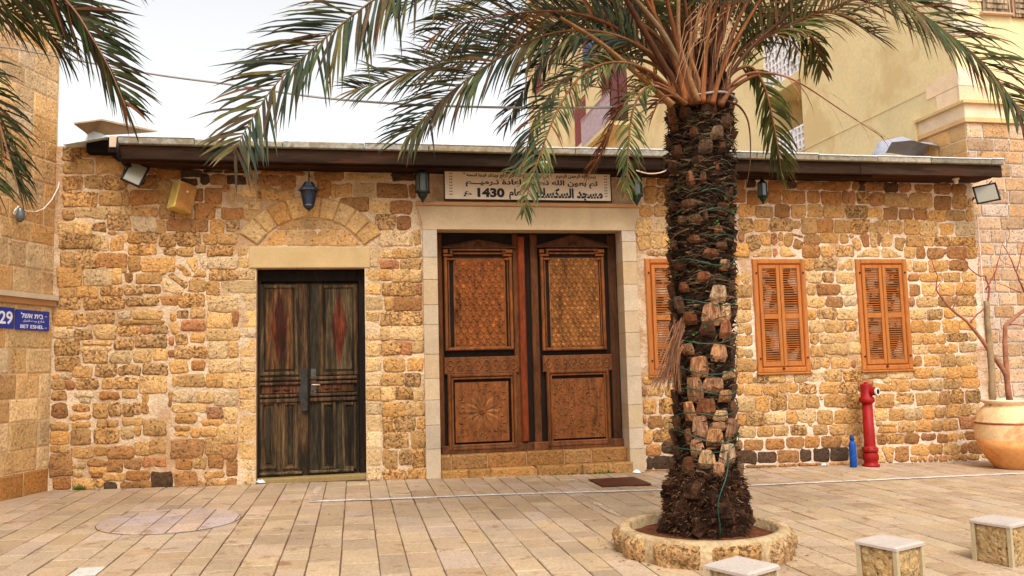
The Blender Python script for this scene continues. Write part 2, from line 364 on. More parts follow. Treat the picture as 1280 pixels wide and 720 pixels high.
# ------------------------------------------------------------------ masonry
def round_poly(pts, r):
    out = []; n = len(pts)
    for i in range(n):
        p0, p, p1 = pts[i - 1], pts[i], pts[(i + 1) % n]
        for q in (p0, p1):
            dx, dz = q[0] - p[0], q[1] - p[1]; l = math.hypot(dx, dz) + 1e-6; k = min(r * R.uniform(.55, 1.25), l * .38) / l
            out.append((p[0] + dx * k, p[1] + dz * k))
    return out
def stone_mb(mb, poly, col, proud=.022, rr=.035, j=.006, base=.02, mapf=None, y=0.0, grow=0.0):
    """irregular stone in the x-z plane, its face toward -y"""
    A = sum(poly[i][0] * poly[(i + 1) % len(poly)][1] - poly[(i + 1) % len(poly)][0] * poly[i][1] for i in range(len(poly)))
    if A < 0: poly = poly[::-1]
    if grow:
        gx_ = sum(p[0] for p in poly) / len(poly); gz_ = sum(p[1] for p in poly) / len(poly)
        poly = [(p[0] + grow * (1 if p[0] > gx_ else -1), p[1] + grow * (1 if p[1] > gz_ else -1)) for p in poly]
    pts = round_poly(poly, rr) if len(poly) <= 6 else poly
    o = []
    for i, p in enumerate(pts):
        q = pts[(i + 1) % len(pts)]; o.append((p[0] + R.uniform(-j, j), p[1] + R.uniform(-j, j)))
        if math.hypot(q[0] - p[0], q[1] - p[1]) > .13: o.append(((p[0] + q[0]) / 2 + R.uniform(-j, j), (p[1] + q[1]) / 2 + R.uniform(-j, j) * 1.5))
    n = len(o); cx = sum(p[0] for p in o) / n; cz = sum(p[1] for p in o) / n; b = len(mb.v)
    sz = min(max(p[0] for p in o) - min(p[0] for p in o), max(p[1] for p in o) - min(p[1] for p in o))
    e = min(.016, sz * .14)
    P = []
    for p in o: P.append((p[0], y + base, p[1]))
    for p in o: P.append((p[0], y - proud * .35, p[1]))
    for p in o:
        l = math.hypot(p[0] - cx, p[1] - cz) + 1e-6; k = (l - e * 1.4) / l
        P.append((cx + (p[0] - cx) * k, y - proud * R.uniform(.8, 1.1), cz + (p[1] - cz) * k))
    P.append((cx, y - proud * R.uniform(1.0, 1.35), cz))
    for q in P: mb.v.append(mapf(q) if mapf else Vector(q))
    for i in range(n):
        k = (i + 1) % n
        mb.face((b + i, b + k, b + n + k, b + n + i), col); mb.face((b + n + i, b + n + k, b + 2 * n + k, b + 2 * n + i), col); mb.face((b + 2 * n + i, b + 2 * n + k, b + 3 * n), col)
    return A

# stones of the facade, read off the wall course by course
TAB = """
60 175 6.543|118,38,268,172,p;282,45,480,138,o;490,60,575,135,o;128,188,230,275,o;240,165,378,280,t;388,145,640,275,o;122,300,285,405,p;300,295,455,403,o;460,290,660,403,p;740,290,890,395,b;125,425,405,550,p;418,420,605,532,o;615,420,660,535,o;670,415,895,530,b;120,570,215,655,o;235,555,495,640,t;500,545,680,610,t;690,545,900,625,o;650,150,800,275,b;810,160,880,280,b
60 280 6.543|90,-20,210,78,t;210,-10,355,82,t;365,-5,480,58,p;490,-70,675,50,p;680,-60,880,62,l;100,85,372,205,p;375,95,428,215,t;432,95,490,222,t;495,60,560,95,b;503,100,612,222,o;615,80,650,150,t;660,70,765,155,o;770,80,890,152,p;665,170,885,250,p;100,230,215,355,o;222,225,395,360,p;402,240,640,355,b;655,262,750,385,o;768,278,1035,385,o;80,360,272,515,o;290,370,520,510,l;530,365,600,495,t;605,355,645,392,o;632,400,695,478,b;715,405,935,488,o;100,520,215,605,o;235,520,405,605,o;440,515,605,585,p;628,500,780,575,p;785,505,925,570,p;75,610,260,705,p;285,610,425,705,p;440,595,630,692,p;640,600,905,668,o
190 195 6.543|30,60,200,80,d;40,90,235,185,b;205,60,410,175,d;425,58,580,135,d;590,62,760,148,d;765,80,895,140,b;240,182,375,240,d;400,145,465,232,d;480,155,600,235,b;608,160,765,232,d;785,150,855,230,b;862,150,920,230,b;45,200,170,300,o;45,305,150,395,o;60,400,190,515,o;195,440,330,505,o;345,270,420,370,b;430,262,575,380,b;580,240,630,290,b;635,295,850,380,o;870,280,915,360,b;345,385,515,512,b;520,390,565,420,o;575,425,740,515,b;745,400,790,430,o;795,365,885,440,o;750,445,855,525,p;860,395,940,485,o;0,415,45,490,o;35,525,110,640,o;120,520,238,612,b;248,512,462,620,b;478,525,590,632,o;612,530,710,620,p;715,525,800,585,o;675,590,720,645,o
190 280 6.543|60,90,195,180,p;200,65,402,178,p;425,85,530,162,o;540,85,697,162,o;100,195,198,250,p;205,195,335,260,o;355,170,440,230,o;450,185,668,262,p;P375,255 440,240 465,300 440,380 410,350,l;P280,300 355,265 385,350 340,400,t;P190,350 240,325 325,405 280,435,o;P130,430 160,395 295,485 270,530,p;P70,470 120,445 255,540 225,580 80,545,l;P330,430 390,375 435,380 435,435,o;305,448,438,548,o;65,370,120,412,o;445,275,700,365,l;705,195,790,265,o;705,270,790,360,o;460,375,700,455,p;710,370,850,455,p;450,470,552,578,o;560,465,845,565,o;450,590,705,715,t;715,575,850,710,l;220,575,430,672,p;68,590,205,665,b;0,590,60,660,o
185 385 6.543|180,45,230,110,o;240,20,330,85,p;345,-5,465,80,o;480,45,680,160,t;690,25,740,150,r;748,25,880,150,p;195,120,250,205,o;270,100,465,185,r;175,230,212,305,r;228,210,325,300,p;348,205,465,280,o;480,170,740,265,t;750,160,885,245,t;500,275,655,410,l;664,280,740,405,o;750,260,885,400,t;170,350,212,400,r;217,315,362,410,p;367,310,475,410,p;185,425,325,530,o;358,430,465,510,b;500,420,735,525,t;750,415,885,515,l;200,555,240,640,o;250,545,465,640,o;478,540,610,655,o;617,530,740,650,t;750,530,885,650,t;165,680,215,740,o
50 385 6.543|90,30,265,150,o;285,45,390,150,p;397,35,460,130,o;480,30,605,130,p;640,30,745,80,l;750,20,1010,90,t;650,98,1010,130,o;220,150,260,172,o;80,160,272,245,l;280,175,425,255,p;450,140,620,250,t;640,150,830,225,p;842,148,905,213,r;912,140,1040,205,p;120,268,320,385,o;345,270,590,302,t;340,312,570,350,t;610,250,765,345,p;790,230,1040,325,p;120,400,325,520,p;355,355,545,450,p;575,365,740,455,t;765,340,905,440,t;920,335,1040,425,t;460,465,630,560,p;645,470,825,550,p;845,455,1040,545,p;270,480,425,575,o;95,545,165,580,o;175,540,260,575,l;95,590,212,670,o;217,595,285,665,r;292,580,480,660,p;505,575,590,660,o;605,575,800,660,p;820,560,1040,700,t
50 490 5.536|70,0,185,55,p;250,0,370,35,l;280,42,350,75,l;415,0,548,50,b;570,-12,670,40,o;85,82,190,180,b;225,90,345,130,p;215,155,355,190,o;370,80,460,180,o;480,75,558,168,p;575,80,645,165,p;650,70,700,155,p;710,20,748,152,o;60,215,200,265,o;220,205,350,245,o;390,200,540,240,o;568,175,705,230,o;55,270,203,362,o;212,255,350,365,o;375,255,545,350,p;560,250,645,318,t;650,240,697,300,o;710,190,870,295,o;60,375,130,415,o;135,375,210,420,t;215,380,375,455,o;380,380,465,440,o;470,375,645,460,b;655,345,750,435,o;760,330,870,425,o;60,425,222,585,b;230,490,320,525,t;330,470,460,515,b;230,530,290,585,t;340,522,460,565,o;467,470,575,555,b;582,460,700,532,b;708,455,870,520,r;360,570,430,595,b;435,560,590,612,o;595,545,755,608,b;85,595,210,675,b;225,600,378,680,o;382,605,440,660,o;445,625,530,675,d;560,618,690,678,b;695,612,770,670,b
185 490 5.536|145,20,165,100,r;170,0,340,70,l;345,0,450,70,t;460,0,615,95,l;165,85,400,140,t;190,155,335,215,o;405,105,518,190,r;522,105,615,205,t;370,195,510,230,o;185,235,290,270,o;185,275,280,305,o;295,250,360,315,o;365,245,475,305,o;482,235,618,355,t;160,330,388,455,b;394,320,510,430,o;517,365,615,460,b;200,460,305,535,b;310,445,405,530,o;415,435,525,525,b;545,465,615,580,b;20,555,165,655,d;185,555,345,665,b;390,555,448,600,o;452,550,530,590,o;350,610,440,665,p;450,602,543,665,o;547,597,618,665,b;628,-25,745,48,l;628,54,745,145,l;628,150,745,345,t;628,352,745,465,o;628,470,745,545,p;628,550,745,665,p
450 250 4|45,0,150,65,o;155,5,258,70,b;0,0,40,60,b;75,75,175,150,p;185,85,250,145,r;0,70,68,120,o;100,157,262,230,l;268,150,303,222,o;98,255,163,290,t;167,245,238,293,o;242,240,306,288,t;52,237,96,335,t;100,300,190,342,r;200,297,306,348,o;25,347,98,405,o;101,347,150,405,o;160,347,246,410,t;250,350,308,410,t;25,414,105,472,t;115,417,280,478,p;285,417,308,475,r;25,484,112,552,p;125,484,165,552,o;172,487,310,555,b;25,560,100,625,p;104,562,192,628,p;200,560,310,628,p;25,634,98,702,t;102,634,148,700,t;152,632,312,700,l
450 425 4|27,10,102,82,t;107,10,203,75,p;207,12,258,75,r;262,10,318,65,t;28,88,105,158,t;118,88,225,158,o;235,90,318,158,o;28,163,105,228,t;108,166,220,230,o;225,168,300,233,p;28,235,105,302,t;109,235,178,300,t;182,237,262,302,p;266,245,320,300,t;28,308,107,370,t;111,310,220,380,o;228,308,325,378,t;30,375,107,455,t;112,387,181,455,p;186,387,278,455,p;285,385,325,448,o;30,460,108,540,t;115,460,248,540,p;256,452,325,542,o;30,545,108,630,t;115,547,188,645,o;195,548,258,625,p;264,547,325,635,o;32,635,110,708,p;115,652,232,708,p;240,642,286,705,o;292,642,330,705,o
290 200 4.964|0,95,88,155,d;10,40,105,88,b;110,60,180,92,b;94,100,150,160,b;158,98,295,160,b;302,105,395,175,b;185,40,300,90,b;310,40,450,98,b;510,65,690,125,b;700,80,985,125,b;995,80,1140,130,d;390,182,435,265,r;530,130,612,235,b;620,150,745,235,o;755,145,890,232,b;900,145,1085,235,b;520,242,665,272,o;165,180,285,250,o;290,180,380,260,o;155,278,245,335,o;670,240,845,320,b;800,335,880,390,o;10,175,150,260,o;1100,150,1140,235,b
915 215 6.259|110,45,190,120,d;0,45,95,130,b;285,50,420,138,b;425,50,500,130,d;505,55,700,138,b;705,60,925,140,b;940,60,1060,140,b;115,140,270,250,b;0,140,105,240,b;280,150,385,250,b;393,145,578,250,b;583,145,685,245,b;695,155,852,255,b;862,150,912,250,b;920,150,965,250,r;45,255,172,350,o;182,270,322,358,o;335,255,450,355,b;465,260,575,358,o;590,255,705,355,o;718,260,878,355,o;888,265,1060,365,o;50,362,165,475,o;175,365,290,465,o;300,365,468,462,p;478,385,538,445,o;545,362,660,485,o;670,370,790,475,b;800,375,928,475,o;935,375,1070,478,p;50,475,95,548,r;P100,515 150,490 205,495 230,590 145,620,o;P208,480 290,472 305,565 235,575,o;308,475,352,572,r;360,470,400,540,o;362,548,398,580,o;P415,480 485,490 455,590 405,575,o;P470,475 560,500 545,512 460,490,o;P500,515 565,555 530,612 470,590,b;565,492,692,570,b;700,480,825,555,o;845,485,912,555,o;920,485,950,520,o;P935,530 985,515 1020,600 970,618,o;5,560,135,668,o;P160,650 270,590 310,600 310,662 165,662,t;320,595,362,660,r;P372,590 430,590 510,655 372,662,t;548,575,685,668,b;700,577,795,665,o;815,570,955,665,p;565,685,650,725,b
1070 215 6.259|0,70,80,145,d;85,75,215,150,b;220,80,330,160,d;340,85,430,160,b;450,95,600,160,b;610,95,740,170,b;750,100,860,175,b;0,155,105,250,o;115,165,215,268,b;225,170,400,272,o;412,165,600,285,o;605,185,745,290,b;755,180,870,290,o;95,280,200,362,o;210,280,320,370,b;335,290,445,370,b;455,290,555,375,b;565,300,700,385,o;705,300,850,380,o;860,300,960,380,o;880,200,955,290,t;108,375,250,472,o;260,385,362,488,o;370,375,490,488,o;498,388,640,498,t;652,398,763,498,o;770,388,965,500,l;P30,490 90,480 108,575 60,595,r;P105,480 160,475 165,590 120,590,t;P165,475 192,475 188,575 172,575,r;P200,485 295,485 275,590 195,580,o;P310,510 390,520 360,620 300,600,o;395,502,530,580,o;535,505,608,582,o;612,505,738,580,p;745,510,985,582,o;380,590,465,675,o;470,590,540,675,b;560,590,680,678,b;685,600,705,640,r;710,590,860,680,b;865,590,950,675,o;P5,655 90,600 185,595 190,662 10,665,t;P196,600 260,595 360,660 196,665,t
1125 325 5.143|45,0,78,75,t;85,10,168,78,o;188,0,308,75,o;318,0,430,68,b;55,88,120,135,b;130,88,270,138,o;275,80,385,140,o;395,75,490,140,t;60,155,128,230,b;140,150,235,235,t;250,150,350,225,o;360,150,490,225,o;55,245,95,300,r;105,240,240,305,t;245,240,335,300,b;340,235,490,295,p;60,315,170,382,t;175,315,275,382,o;285,310,350,372,o;360,300,490,362,t;70,390,160,465,o;165,390,260,465,o;272,385,380,465,o;385,385,490,450,o;75,475,138,540,o;145,475,233,540,o;240,475,293,535,o;298,468,438,525,o;445,460,490,520,t;80,548,182,605,t;187,543,295,598,o;300,540,370,595,o;380,532,490,592,t;85,618,140,685,b;150,612,250,685,o;260,607,358,685,o;362,607,460,680,t;465,605,495,670,t
1000 325 5.143|30,-10,85,65,o;92,-5,235,68,p;245,25,285,62,o;290,-5,345,62,t;40,75,138,148,t;142,82,215,142,p;228,78,350,148,t;45,155,100,222,o;108,155,250,222,b;258,160,355,220,l;50,235,160,302,t;168,238,270,302,b;285,235,365,295,l;50,315,105,380,o;110,312,232,382,p;240,315,370,385,l;60,390,148,465,t;158,390,278,465,t;288,390,370,455,p;65,477,120,540,p;125,472,225,540,t;232,467,338,532,t;345,470,378,525,t;70,548,160,620,o;170,542,305,610,t;315,530,390,605,t;70,630,135,698,o;145,635,188,695,o;170,612,200,632,t;195,632,325,695,o;330,645,358,690,r;370,615,400,700,t
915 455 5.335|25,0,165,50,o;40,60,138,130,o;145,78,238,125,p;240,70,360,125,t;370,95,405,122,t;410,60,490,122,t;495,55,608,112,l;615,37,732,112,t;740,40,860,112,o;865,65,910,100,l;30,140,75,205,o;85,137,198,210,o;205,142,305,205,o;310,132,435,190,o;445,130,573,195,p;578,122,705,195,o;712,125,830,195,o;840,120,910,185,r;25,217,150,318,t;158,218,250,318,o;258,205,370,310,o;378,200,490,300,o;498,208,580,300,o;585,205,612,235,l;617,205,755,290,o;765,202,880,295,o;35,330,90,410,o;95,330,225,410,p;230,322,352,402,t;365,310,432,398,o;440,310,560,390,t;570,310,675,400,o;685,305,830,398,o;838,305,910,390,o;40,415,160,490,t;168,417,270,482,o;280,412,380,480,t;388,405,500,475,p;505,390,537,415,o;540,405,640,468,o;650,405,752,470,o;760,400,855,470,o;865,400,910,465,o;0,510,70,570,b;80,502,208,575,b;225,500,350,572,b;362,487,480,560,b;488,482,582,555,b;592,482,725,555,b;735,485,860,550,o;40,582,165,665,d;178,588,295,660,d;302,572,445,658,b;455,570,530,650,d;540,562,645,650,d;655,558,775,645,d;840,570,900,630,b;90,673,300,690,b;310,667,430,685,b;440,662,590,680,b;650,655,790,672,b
1070 455 5.335|0,40,35,80,b;75,50,203,95,o;215,50,380,98,l;388,25,495,92,o;500,25,596,90,t;600,22,695,90,o;700,12,810,88,o;15,110,110,180,r;115,130,233,180,o;180,85,238,125,l;240,107,360,180,o;368,108,488,170,o;495,102,578,178,t;585,100,690,165,o;698,100,820,160,o;130,197,255,288,o;262,190,382,270,o;258,250,296,280,l;395,192,550,275,o;558,177,630,272,b;635,175,716,265,o;725,172,825,260,o;125,300,210,375,t;214,298,318,375,o;325,290,440,370,t;447,285,525,365,o;530,290,595,360,o;600,272,700,358,o;705,267,765,345,o;770,267,830,340,t;135,378,170,412,o;152,418,270,460,o;178,388,270,414,t;278,380,392,455,o;398,378,500,450,o;508,375,572,448,o;578,370,680,445,o;695,350,800,435,r;140,470,198,535,b;205,467,315,530,o;322,465,420,525,b;430,462,530,508,r;540,462,610,525,b;618,457,680,518,o;685,455,720,515,o;725,450,800,505,b;P145,560 205,655 130,655,t;P165,552 255,552 245,655 215,655,o;262,550,350,648,b;365,540,490,605,o;495,532,575,600,o;582,530,695,603,o;702,528,745,598,b;750,520,850,596,b;360,620,410,648,o;415,610,440,648,o;445,615,475,648,o;485,620,515,648,r;520,610,550,648,o;555,615,610,648,r;615,608,645,640,o;650,608,740,643,o;745,602,820,638,o;840,602,890,623,o
790 220 6.544|115,5,200,78,o;205,5,310,78,b;100,85,200,225,o;205,90,320,225,p;175,235,330,330,o;60,240,165,330,o;P30,380 60,345 155,345 175,460 30,500,t;162,345,330,455,l;P30,510 125,482 150,590 70,620,o;P140,468 238,462 240,590 158,590,t;245,462,330,585,t;120,612,220,648,p;225,597,330,648,t
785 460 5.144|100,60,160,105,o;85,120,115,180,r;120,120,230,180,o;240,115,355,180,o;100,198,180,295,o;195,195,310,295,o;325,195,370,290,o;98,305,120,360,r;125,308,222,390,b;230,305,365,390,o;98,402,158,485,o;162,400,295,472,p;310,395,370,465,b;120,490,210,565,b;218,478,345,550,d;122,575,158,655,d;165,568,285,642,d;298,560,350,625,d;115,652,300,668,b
820 330 5.143|505,60,542,130,o;545,50,600,125,t;510,135,610,215,o;505,225,545,290,t;550,225,610,290,o;515,300,610,375,t;520,380,570,450,t;575,380,615,450,o;515,460,620,530,o;515,540,560,600,o;565,545,620,600,t;515,610,640,690,o
"""
pool = []      # (area, polygon, colour letter)
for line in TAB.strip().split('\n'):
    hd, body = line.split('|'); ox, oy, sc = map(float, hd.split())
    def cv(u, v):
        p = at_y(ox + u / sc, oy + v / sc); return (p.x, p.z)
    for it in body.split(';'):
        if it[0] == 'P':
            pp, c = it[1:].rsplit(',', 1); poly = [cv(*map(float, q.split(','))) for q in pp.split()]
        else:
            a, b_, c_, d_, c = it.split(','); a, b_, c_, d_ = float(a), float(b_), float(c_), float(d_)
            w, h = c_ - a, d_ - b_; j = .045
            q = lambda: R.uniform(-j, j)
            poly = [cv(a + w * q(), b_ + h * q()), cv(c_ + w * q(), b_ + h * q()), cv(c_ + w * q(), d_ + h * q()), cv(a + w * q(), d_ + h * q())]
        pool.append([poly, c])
# the strip of wall behind the palm trunk
y = 232
while y < 578:
    h = R.uniform(17, 22); x = 846
    while x < 914:
        w = R.uniform(18, 30); x1 = min(x + w, 915)
        if not (322 < y + h and y < 472 and x < 858) and x1 - x > 8:
            a, b_ = at_y(x, y), at_y(x1 - 3, y + h - 3)
            if not (a.x < 5.25 and a.z < 3.2 and a.z > 1.2): pool.append([[(a.x, a.z), (b_.x, a.z), (b_.x, b_.z), (a.x, b_.z)], R.choice('ootpb')])
        x = x1
    y += h
# arch over the small door
A0 = at_y(290 + 165 / 4.964, 200 + 532 / 4.964); A1 = at_y(290 + 815 / 4.964, 200 + 532 / 4.964); AT = at_y(290 + 490 / 4.964, 200 + 362 / 4.964)
ch = (A1.x - A0.x) / 2; ri = AT.z - (A0.z + A1.z) / 2; AR = (ch * ch + ri * ri) / (2 * ri); ACX = (A0.x + A1.x) / 2; ACZ = AT.z - AR
RO = AR + .31
def arcpt(r, deg): return (ACX + r * math.cos(math.radians(deg)), ACZ + r * math.sin(math.radians(deg)))

bld = thing('mosque_building', (3, 0, 0), 'long single storey rubble stone building with two wooden doors and orange shuttered windows', 'building')
zb = -.35
OPEN = [(-1.315, .148, -1, 2.97), (1.165, 3.943, -1, 3.525)]       # small door, great door
# wall front: a gently uneven sheet of mortar with the door openings left out
mb = MB(); nx, nz_ = 300, 100; X0, X1, Z0, Z1 = -3.95, 10.05, -.3, 4.62
xs = sorted(set([X0 + (X1 - X0) * i / nx for i in range(nx + 1)] + [o[0] for o in OPEN] + [o[1] for o in OPEN]))
zs = sorted(set([Z0 + (Z1 - Z0) * i / nz_ for i in range(nz_ + 1)] + [o[3] for o in OPEN] + [4.34]))
idx = {}
for i, x in enumerate(xs):
    for j, z in enumerate(zs):
        d = noise.noise(Vector((x * 3, z * 3, 0))) * .010 + noise.noise(Vector((x * 9, z * 9, 5))) * .009
        idx[i, j] = len(mb.v); mb.v.append(Vector((x, d, z)))
for i in range(len(xs) - 1):
    for j in range(len(zs) - 1):
        cx, cz = (xs[i] + xs[i + 1]) / 2, (zs[j] + zs[j + 1]) / 2
        if any(o[0] < cx < o[1] and cz < o[3] for o in OPEN): continue
        if cz > 4.34 and cx > -2.9: continue
        k_ = min(1, max(0, (cx - 3.5) / 1.5)); mb.face((idx[i, j], idx[i + 1, j], idx[i + 1, j + 1], idx[i, j + 1]), lin((212 + 12 * k_, 184 + 14 * k_, 150 + 22 * k_)))
mb.build('wall', M['mortar'], bld, fixn=False, smooth=True)
mb = MB(); mb.col = lin((200, 168, 130))      # body of the wall behind the sheet
for a, c, z0, z1 in ((-3.95, -1.315, -.3, 4.34), (.148, 1.165, -.3, 4.34), (3.943, 10.05, -.3, 4.34), (-1.315, .148, 2.97, 4.34), (1.165, 3.943, 3.525, 4.34), (-3.95, -2.9, 4.34, 4.62)):
    mb.box(a, .016, z0, c, .55, z1)
mb.box(-3.95, 7.5, -.3, 10.05, 7.9, 4.34); mb.box(-3.95, .55, -.3, -3.5, 7.5, 4.34); mb.box(9.6, .55, -.3, 10.05, 7.5, 4.34)
mb.build('wall_core', M['mortar'], bld)
def parea(p): return abs(sum(p[i][0] * p[(i + 1) % len(p)][1] - p[(i + 1) % len(p)][0] * p[i][1] for i in range(len(p)))) / 2
VO = []
for a0, a1, c in ((147, 133.2, 't'), (133, 122.2, 't'), (122, 108.2, 'o'), (108, 83.2, 't'), (83, 70.2, 't'), (70, 57.7, 't'), (57.5, 45.2, 't'), (45, 33, 't')):
    n = max(2, int(abs(a1 - a0) / 5))
    p = [arcpt(AR + .008, a0 + (a1 - a0) * i / n) for i in range(n + 1)] + [arcpt(RO, a1 + (a0 - a1) * i / n) for i in range(n + 1)]
    VO.append((p, c))
def inring(x, z):
    r = math.hypot(x - ACX, z - ACZ); return r < RO + .02 and z > A0.z - .02 and ACX - 1.25 < x < ACX + 1.25
fac = []
for p, c in pool:
    cx = sum(q[0] for q in p) / len(p); cz = sum(q[1] for q in p) / len(p)
    if inring(cx, cz): continue
    p = [(max(-3.86, min(q[0], 10.03)), min(q[1], 4.33 if cx > -2.95 else 4.6)) for q in p]
    # keep clear of the openings
    for o in OPEN:
        if cz < o[3]:
            if cx < o[0]: p = [(min(q[0], o[0] - .004), q[1]) for q in p]
            elif cx > o[1]: p = [(max(q[0], o[1] + .004), q[1]) for q in p]
    p = [(q[0], max(q[1], zg(q[0]) - .01)) for q in p]
    a = parea(p)
    if a > .0015: fac.append((a, p, c))
fac.sort(key=lambda t: -t[0])
print('facade stones', len(fac))
rest = MB(); restp = MB()
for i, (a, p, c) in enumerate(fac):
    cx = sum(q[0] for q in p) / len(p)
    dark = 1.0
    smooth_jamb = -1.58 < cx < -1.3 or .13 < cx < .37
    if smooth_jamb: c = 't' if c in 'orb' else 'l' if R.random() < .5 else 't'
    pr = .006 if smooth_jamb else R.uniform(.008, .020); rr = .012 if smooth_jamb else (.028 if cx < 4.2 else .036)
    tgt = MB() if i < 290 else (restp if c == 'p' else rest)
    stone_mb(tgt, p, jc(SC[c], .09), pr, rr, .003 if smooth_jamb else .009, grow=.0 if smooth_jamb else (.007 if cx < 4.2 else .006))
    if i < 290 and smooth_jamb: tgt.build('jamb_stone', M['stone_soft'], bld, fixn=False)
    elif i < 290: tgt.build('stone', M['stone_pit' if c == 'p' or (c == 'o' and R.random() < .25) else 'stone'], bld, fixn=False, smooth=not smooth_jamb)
rest.build('stone', M['stone'], bld, kind='stuff', fixn=False, smooth=True)
restp.build('stone', M['stone_pit'], bld, kind='stuff', fixn=False, smooth=True)
for p, c in VO:
    tgt = MB(); stone_mb(tgt, p, jc((200, 160, 106) if c == 't' else (188, 140, 84), .05), .034, .01, .002, grow=.0); tgt.build('arch_stone', M['stone_soft'], bld, fixn=False)
ty = lambda s: [(at_y(290 + float(q.split(',')[0]) / 4.964, 200 + float(q.split(',')[1]) / 4.964).x, at_y(290 + float(q.split(',')[0]) / 4.964, 200 + float(q.split(',')[1]) / 4.964).z) for q in s.split()]
for s_ in ('190,527 255,445 325,438 335,527', '331,438 475,438 475,530 341,530', '481,438 648,438 648,530 481,530', '655,438 712,438 800,528 655,530', '275,432 335,385 402,368 402,432', '409,366 590,370 590,432 409,432', '597,375 645,390 700,432 597,432'):
    tgt = MB(); stone_mb(tgt, ty(s_), jc((188, 144, 92), .06), .008, .01, .002, grow=.004); tgt.build('stone', M['stone_soft'], bld, fixn=False)  # tympanum colour kept darker to paint in the shade of its recess
l0, l1 = at_y(311.5, 308.5), at_y(462.5, 335)
mb = MB(); mb.bev(l0.x, -.020, l1.z + .003, l1.x, .3, l0.z, .008, lin((192, 162, 114))); mb.build('lintel', M['smooth_stone'], bld, label='smooth pale stone lintel over the small door')

# ---- great door surround (dressed stone), split into its blocks
sur = MB()
sur.box(1.0, .0, -.2, 1.01, .01, -.19)
surr = thing('x', (0, 0, 0), None, None); bpy.data.objects.remove(surr)
cx0, cx1 = 1.165, 3.943
SC1 = (190, 164, 128)
holder = MB(); zt = 3.525
holder.prism([(.965, zt - .004), (cx0, zt - .004), (cx1, zt - .004), (4.155, zt - .004), (4.155, zt + .08), (4.21, zt + .25), (4.235, zt + .335), (.885, zt + .335), (.915, zt + .25), (.965, zt + .08)], -.055, .5, lin(SC1))
so = holder.build('door_surround', M['smooth_stone'], bld)
mb = MB(); mb.bev(.875, -.085, zt + .338, 4.245, .1, zt + .40, .01, lin((186, 142, 98))); mb.build('ledge', M['smooth_stone'], so)
for side in (0, 1):
    xa, xb = ((.965, cx0 + .006) if side == 0 else (cx1 - .006, 4.155)); z = zg(xa) - .02
    hs_ = [.42, .33, .35, .30, .34, .42, .28, .36, .32, .40, .34, .3, .4]; k = side * 2
    while z < zt - .01:
        h = hs_[k % len(hs_)]; k += 1; z1 = min(z + h, zt)
        if zt - z1 < .1: z1 = zt
        mb = MB(); mb.bev(xa, -.05 + R.uniform(-.002, .002), z + .003, xb, .34, z1 - .003, .004, jc((186, 162, 130) if R.random() < .5 else (192, 170, 142), .04)); mb.build('block', M['smooth_stone'], so)
        z = z1
mb = MB(); mb.col = lin((190, 160, 124)); mb.box(.967, -.04, -.2, cx0 + .003, .335, zt); mb.box(cx1 - .003, -.04, -.2, 4.153, .335, zt); mb.build('joint_fill', M['mortar'], so)

# ---- steps of the great door
st = MB(); st.col = lin((176, 140, 96)); st.box(cx0, .075, -.3, cx1, .8, .29); st.box(cx0 + .01, -.07, -.3, cx1 - .0, .3, .085)
sto = st.build('doorstep', M['mortar'], bld)
xs_ = [551, 590.5, 616.8, 668.7, 671, 739, 789]
z_of = lambda px, py, Y: at_y(px, py, Y)
zlow, zup = .11, .305
def stepstone(x0, x1, y0, z0, z1, col):
    mb = MB(); mb.bev(x0 + .004, y0, z0, x1 - .004, y0 + .17, z1, .018, jc(col, .08)); mb.build('step_stone', M['stone'], sto)
for a, c, q in ((1.17, 1.55, 0), (1.55, 1.87, 0), (1.87, 2.50, 0), (2.53, 3.20, 0), (3.20, 3.965, 0)): stepstone(a, c, -.10, zg(a) - .03, zlow + R.uniform(-.004, .004), (168, 124, 74))
for a, c in ((1.17, 1.33), (1.33, 1.85), (1.85, 2.42), (2.42, 2.98), (2.98, 3.39), (3.39, 3.94)): stepstone(a, c, .06, zlow - .01, zup + R.uniform(-.004, .004), (156, 112, 66))
mb = MB()
for i in range(90):
    xk = R.choice([R.uniform(2.6, 3.9), R.uniform(3.3, 3.7)]); zz = zg(xk); h = R.uniform(.01, .05) * (1.4 if 3.35 < xk < 3.65 else .7)
    a = R.uniform(0, 6.28); mb.add([(xk - .008, -.112, zz), (xk + .008, -.108, zz), (xk + math.cos(a) * .02, -.115 - abs(math.sin(a)) * .02, zz + h)], [(0, 1, 2)], jc((70, 105, 30), .3))
tag(mb.build('weeds', M['moss'], kind='stuff', fixn=False), 'thin fringe of green weeds and moss growing along the foot of the wide doorstep', 'weeds')

# ------------------------------------------------------------------ great carved door
DY = .24
gd = MB(); gd.box(cx0, DY + .03, zup, cx1, DY + .09, zt, lin((30, 18, 12)))
gdo = gd.build('carved_door', M['carved'], bld)
CW = (122, 68, 30); CD = (92, 54, 28); CDD = (36, 24, 16)
def px(px_, py_, Y=DY): p = at_y(px_, py_, Y); return p.x, p.z
def frame(mb, x0, x1, z0, z1, w, y0, y1, col):
    b_ = min(.014, w * .3)
    for a in ((x0, z0, x0 + w, z1), (x1 - w, z0, x1, z1), (x0 + w, z0, x1 - w, z0 + w), (x0 + w, z1 - w, x1 - w, z1)):
        mb.bev(a[0], y0, a[1], a[2], y1, a[3], b_, col)
mb = MB(); xl, _ = px(547, 300); xr, _ = px(786, 500)
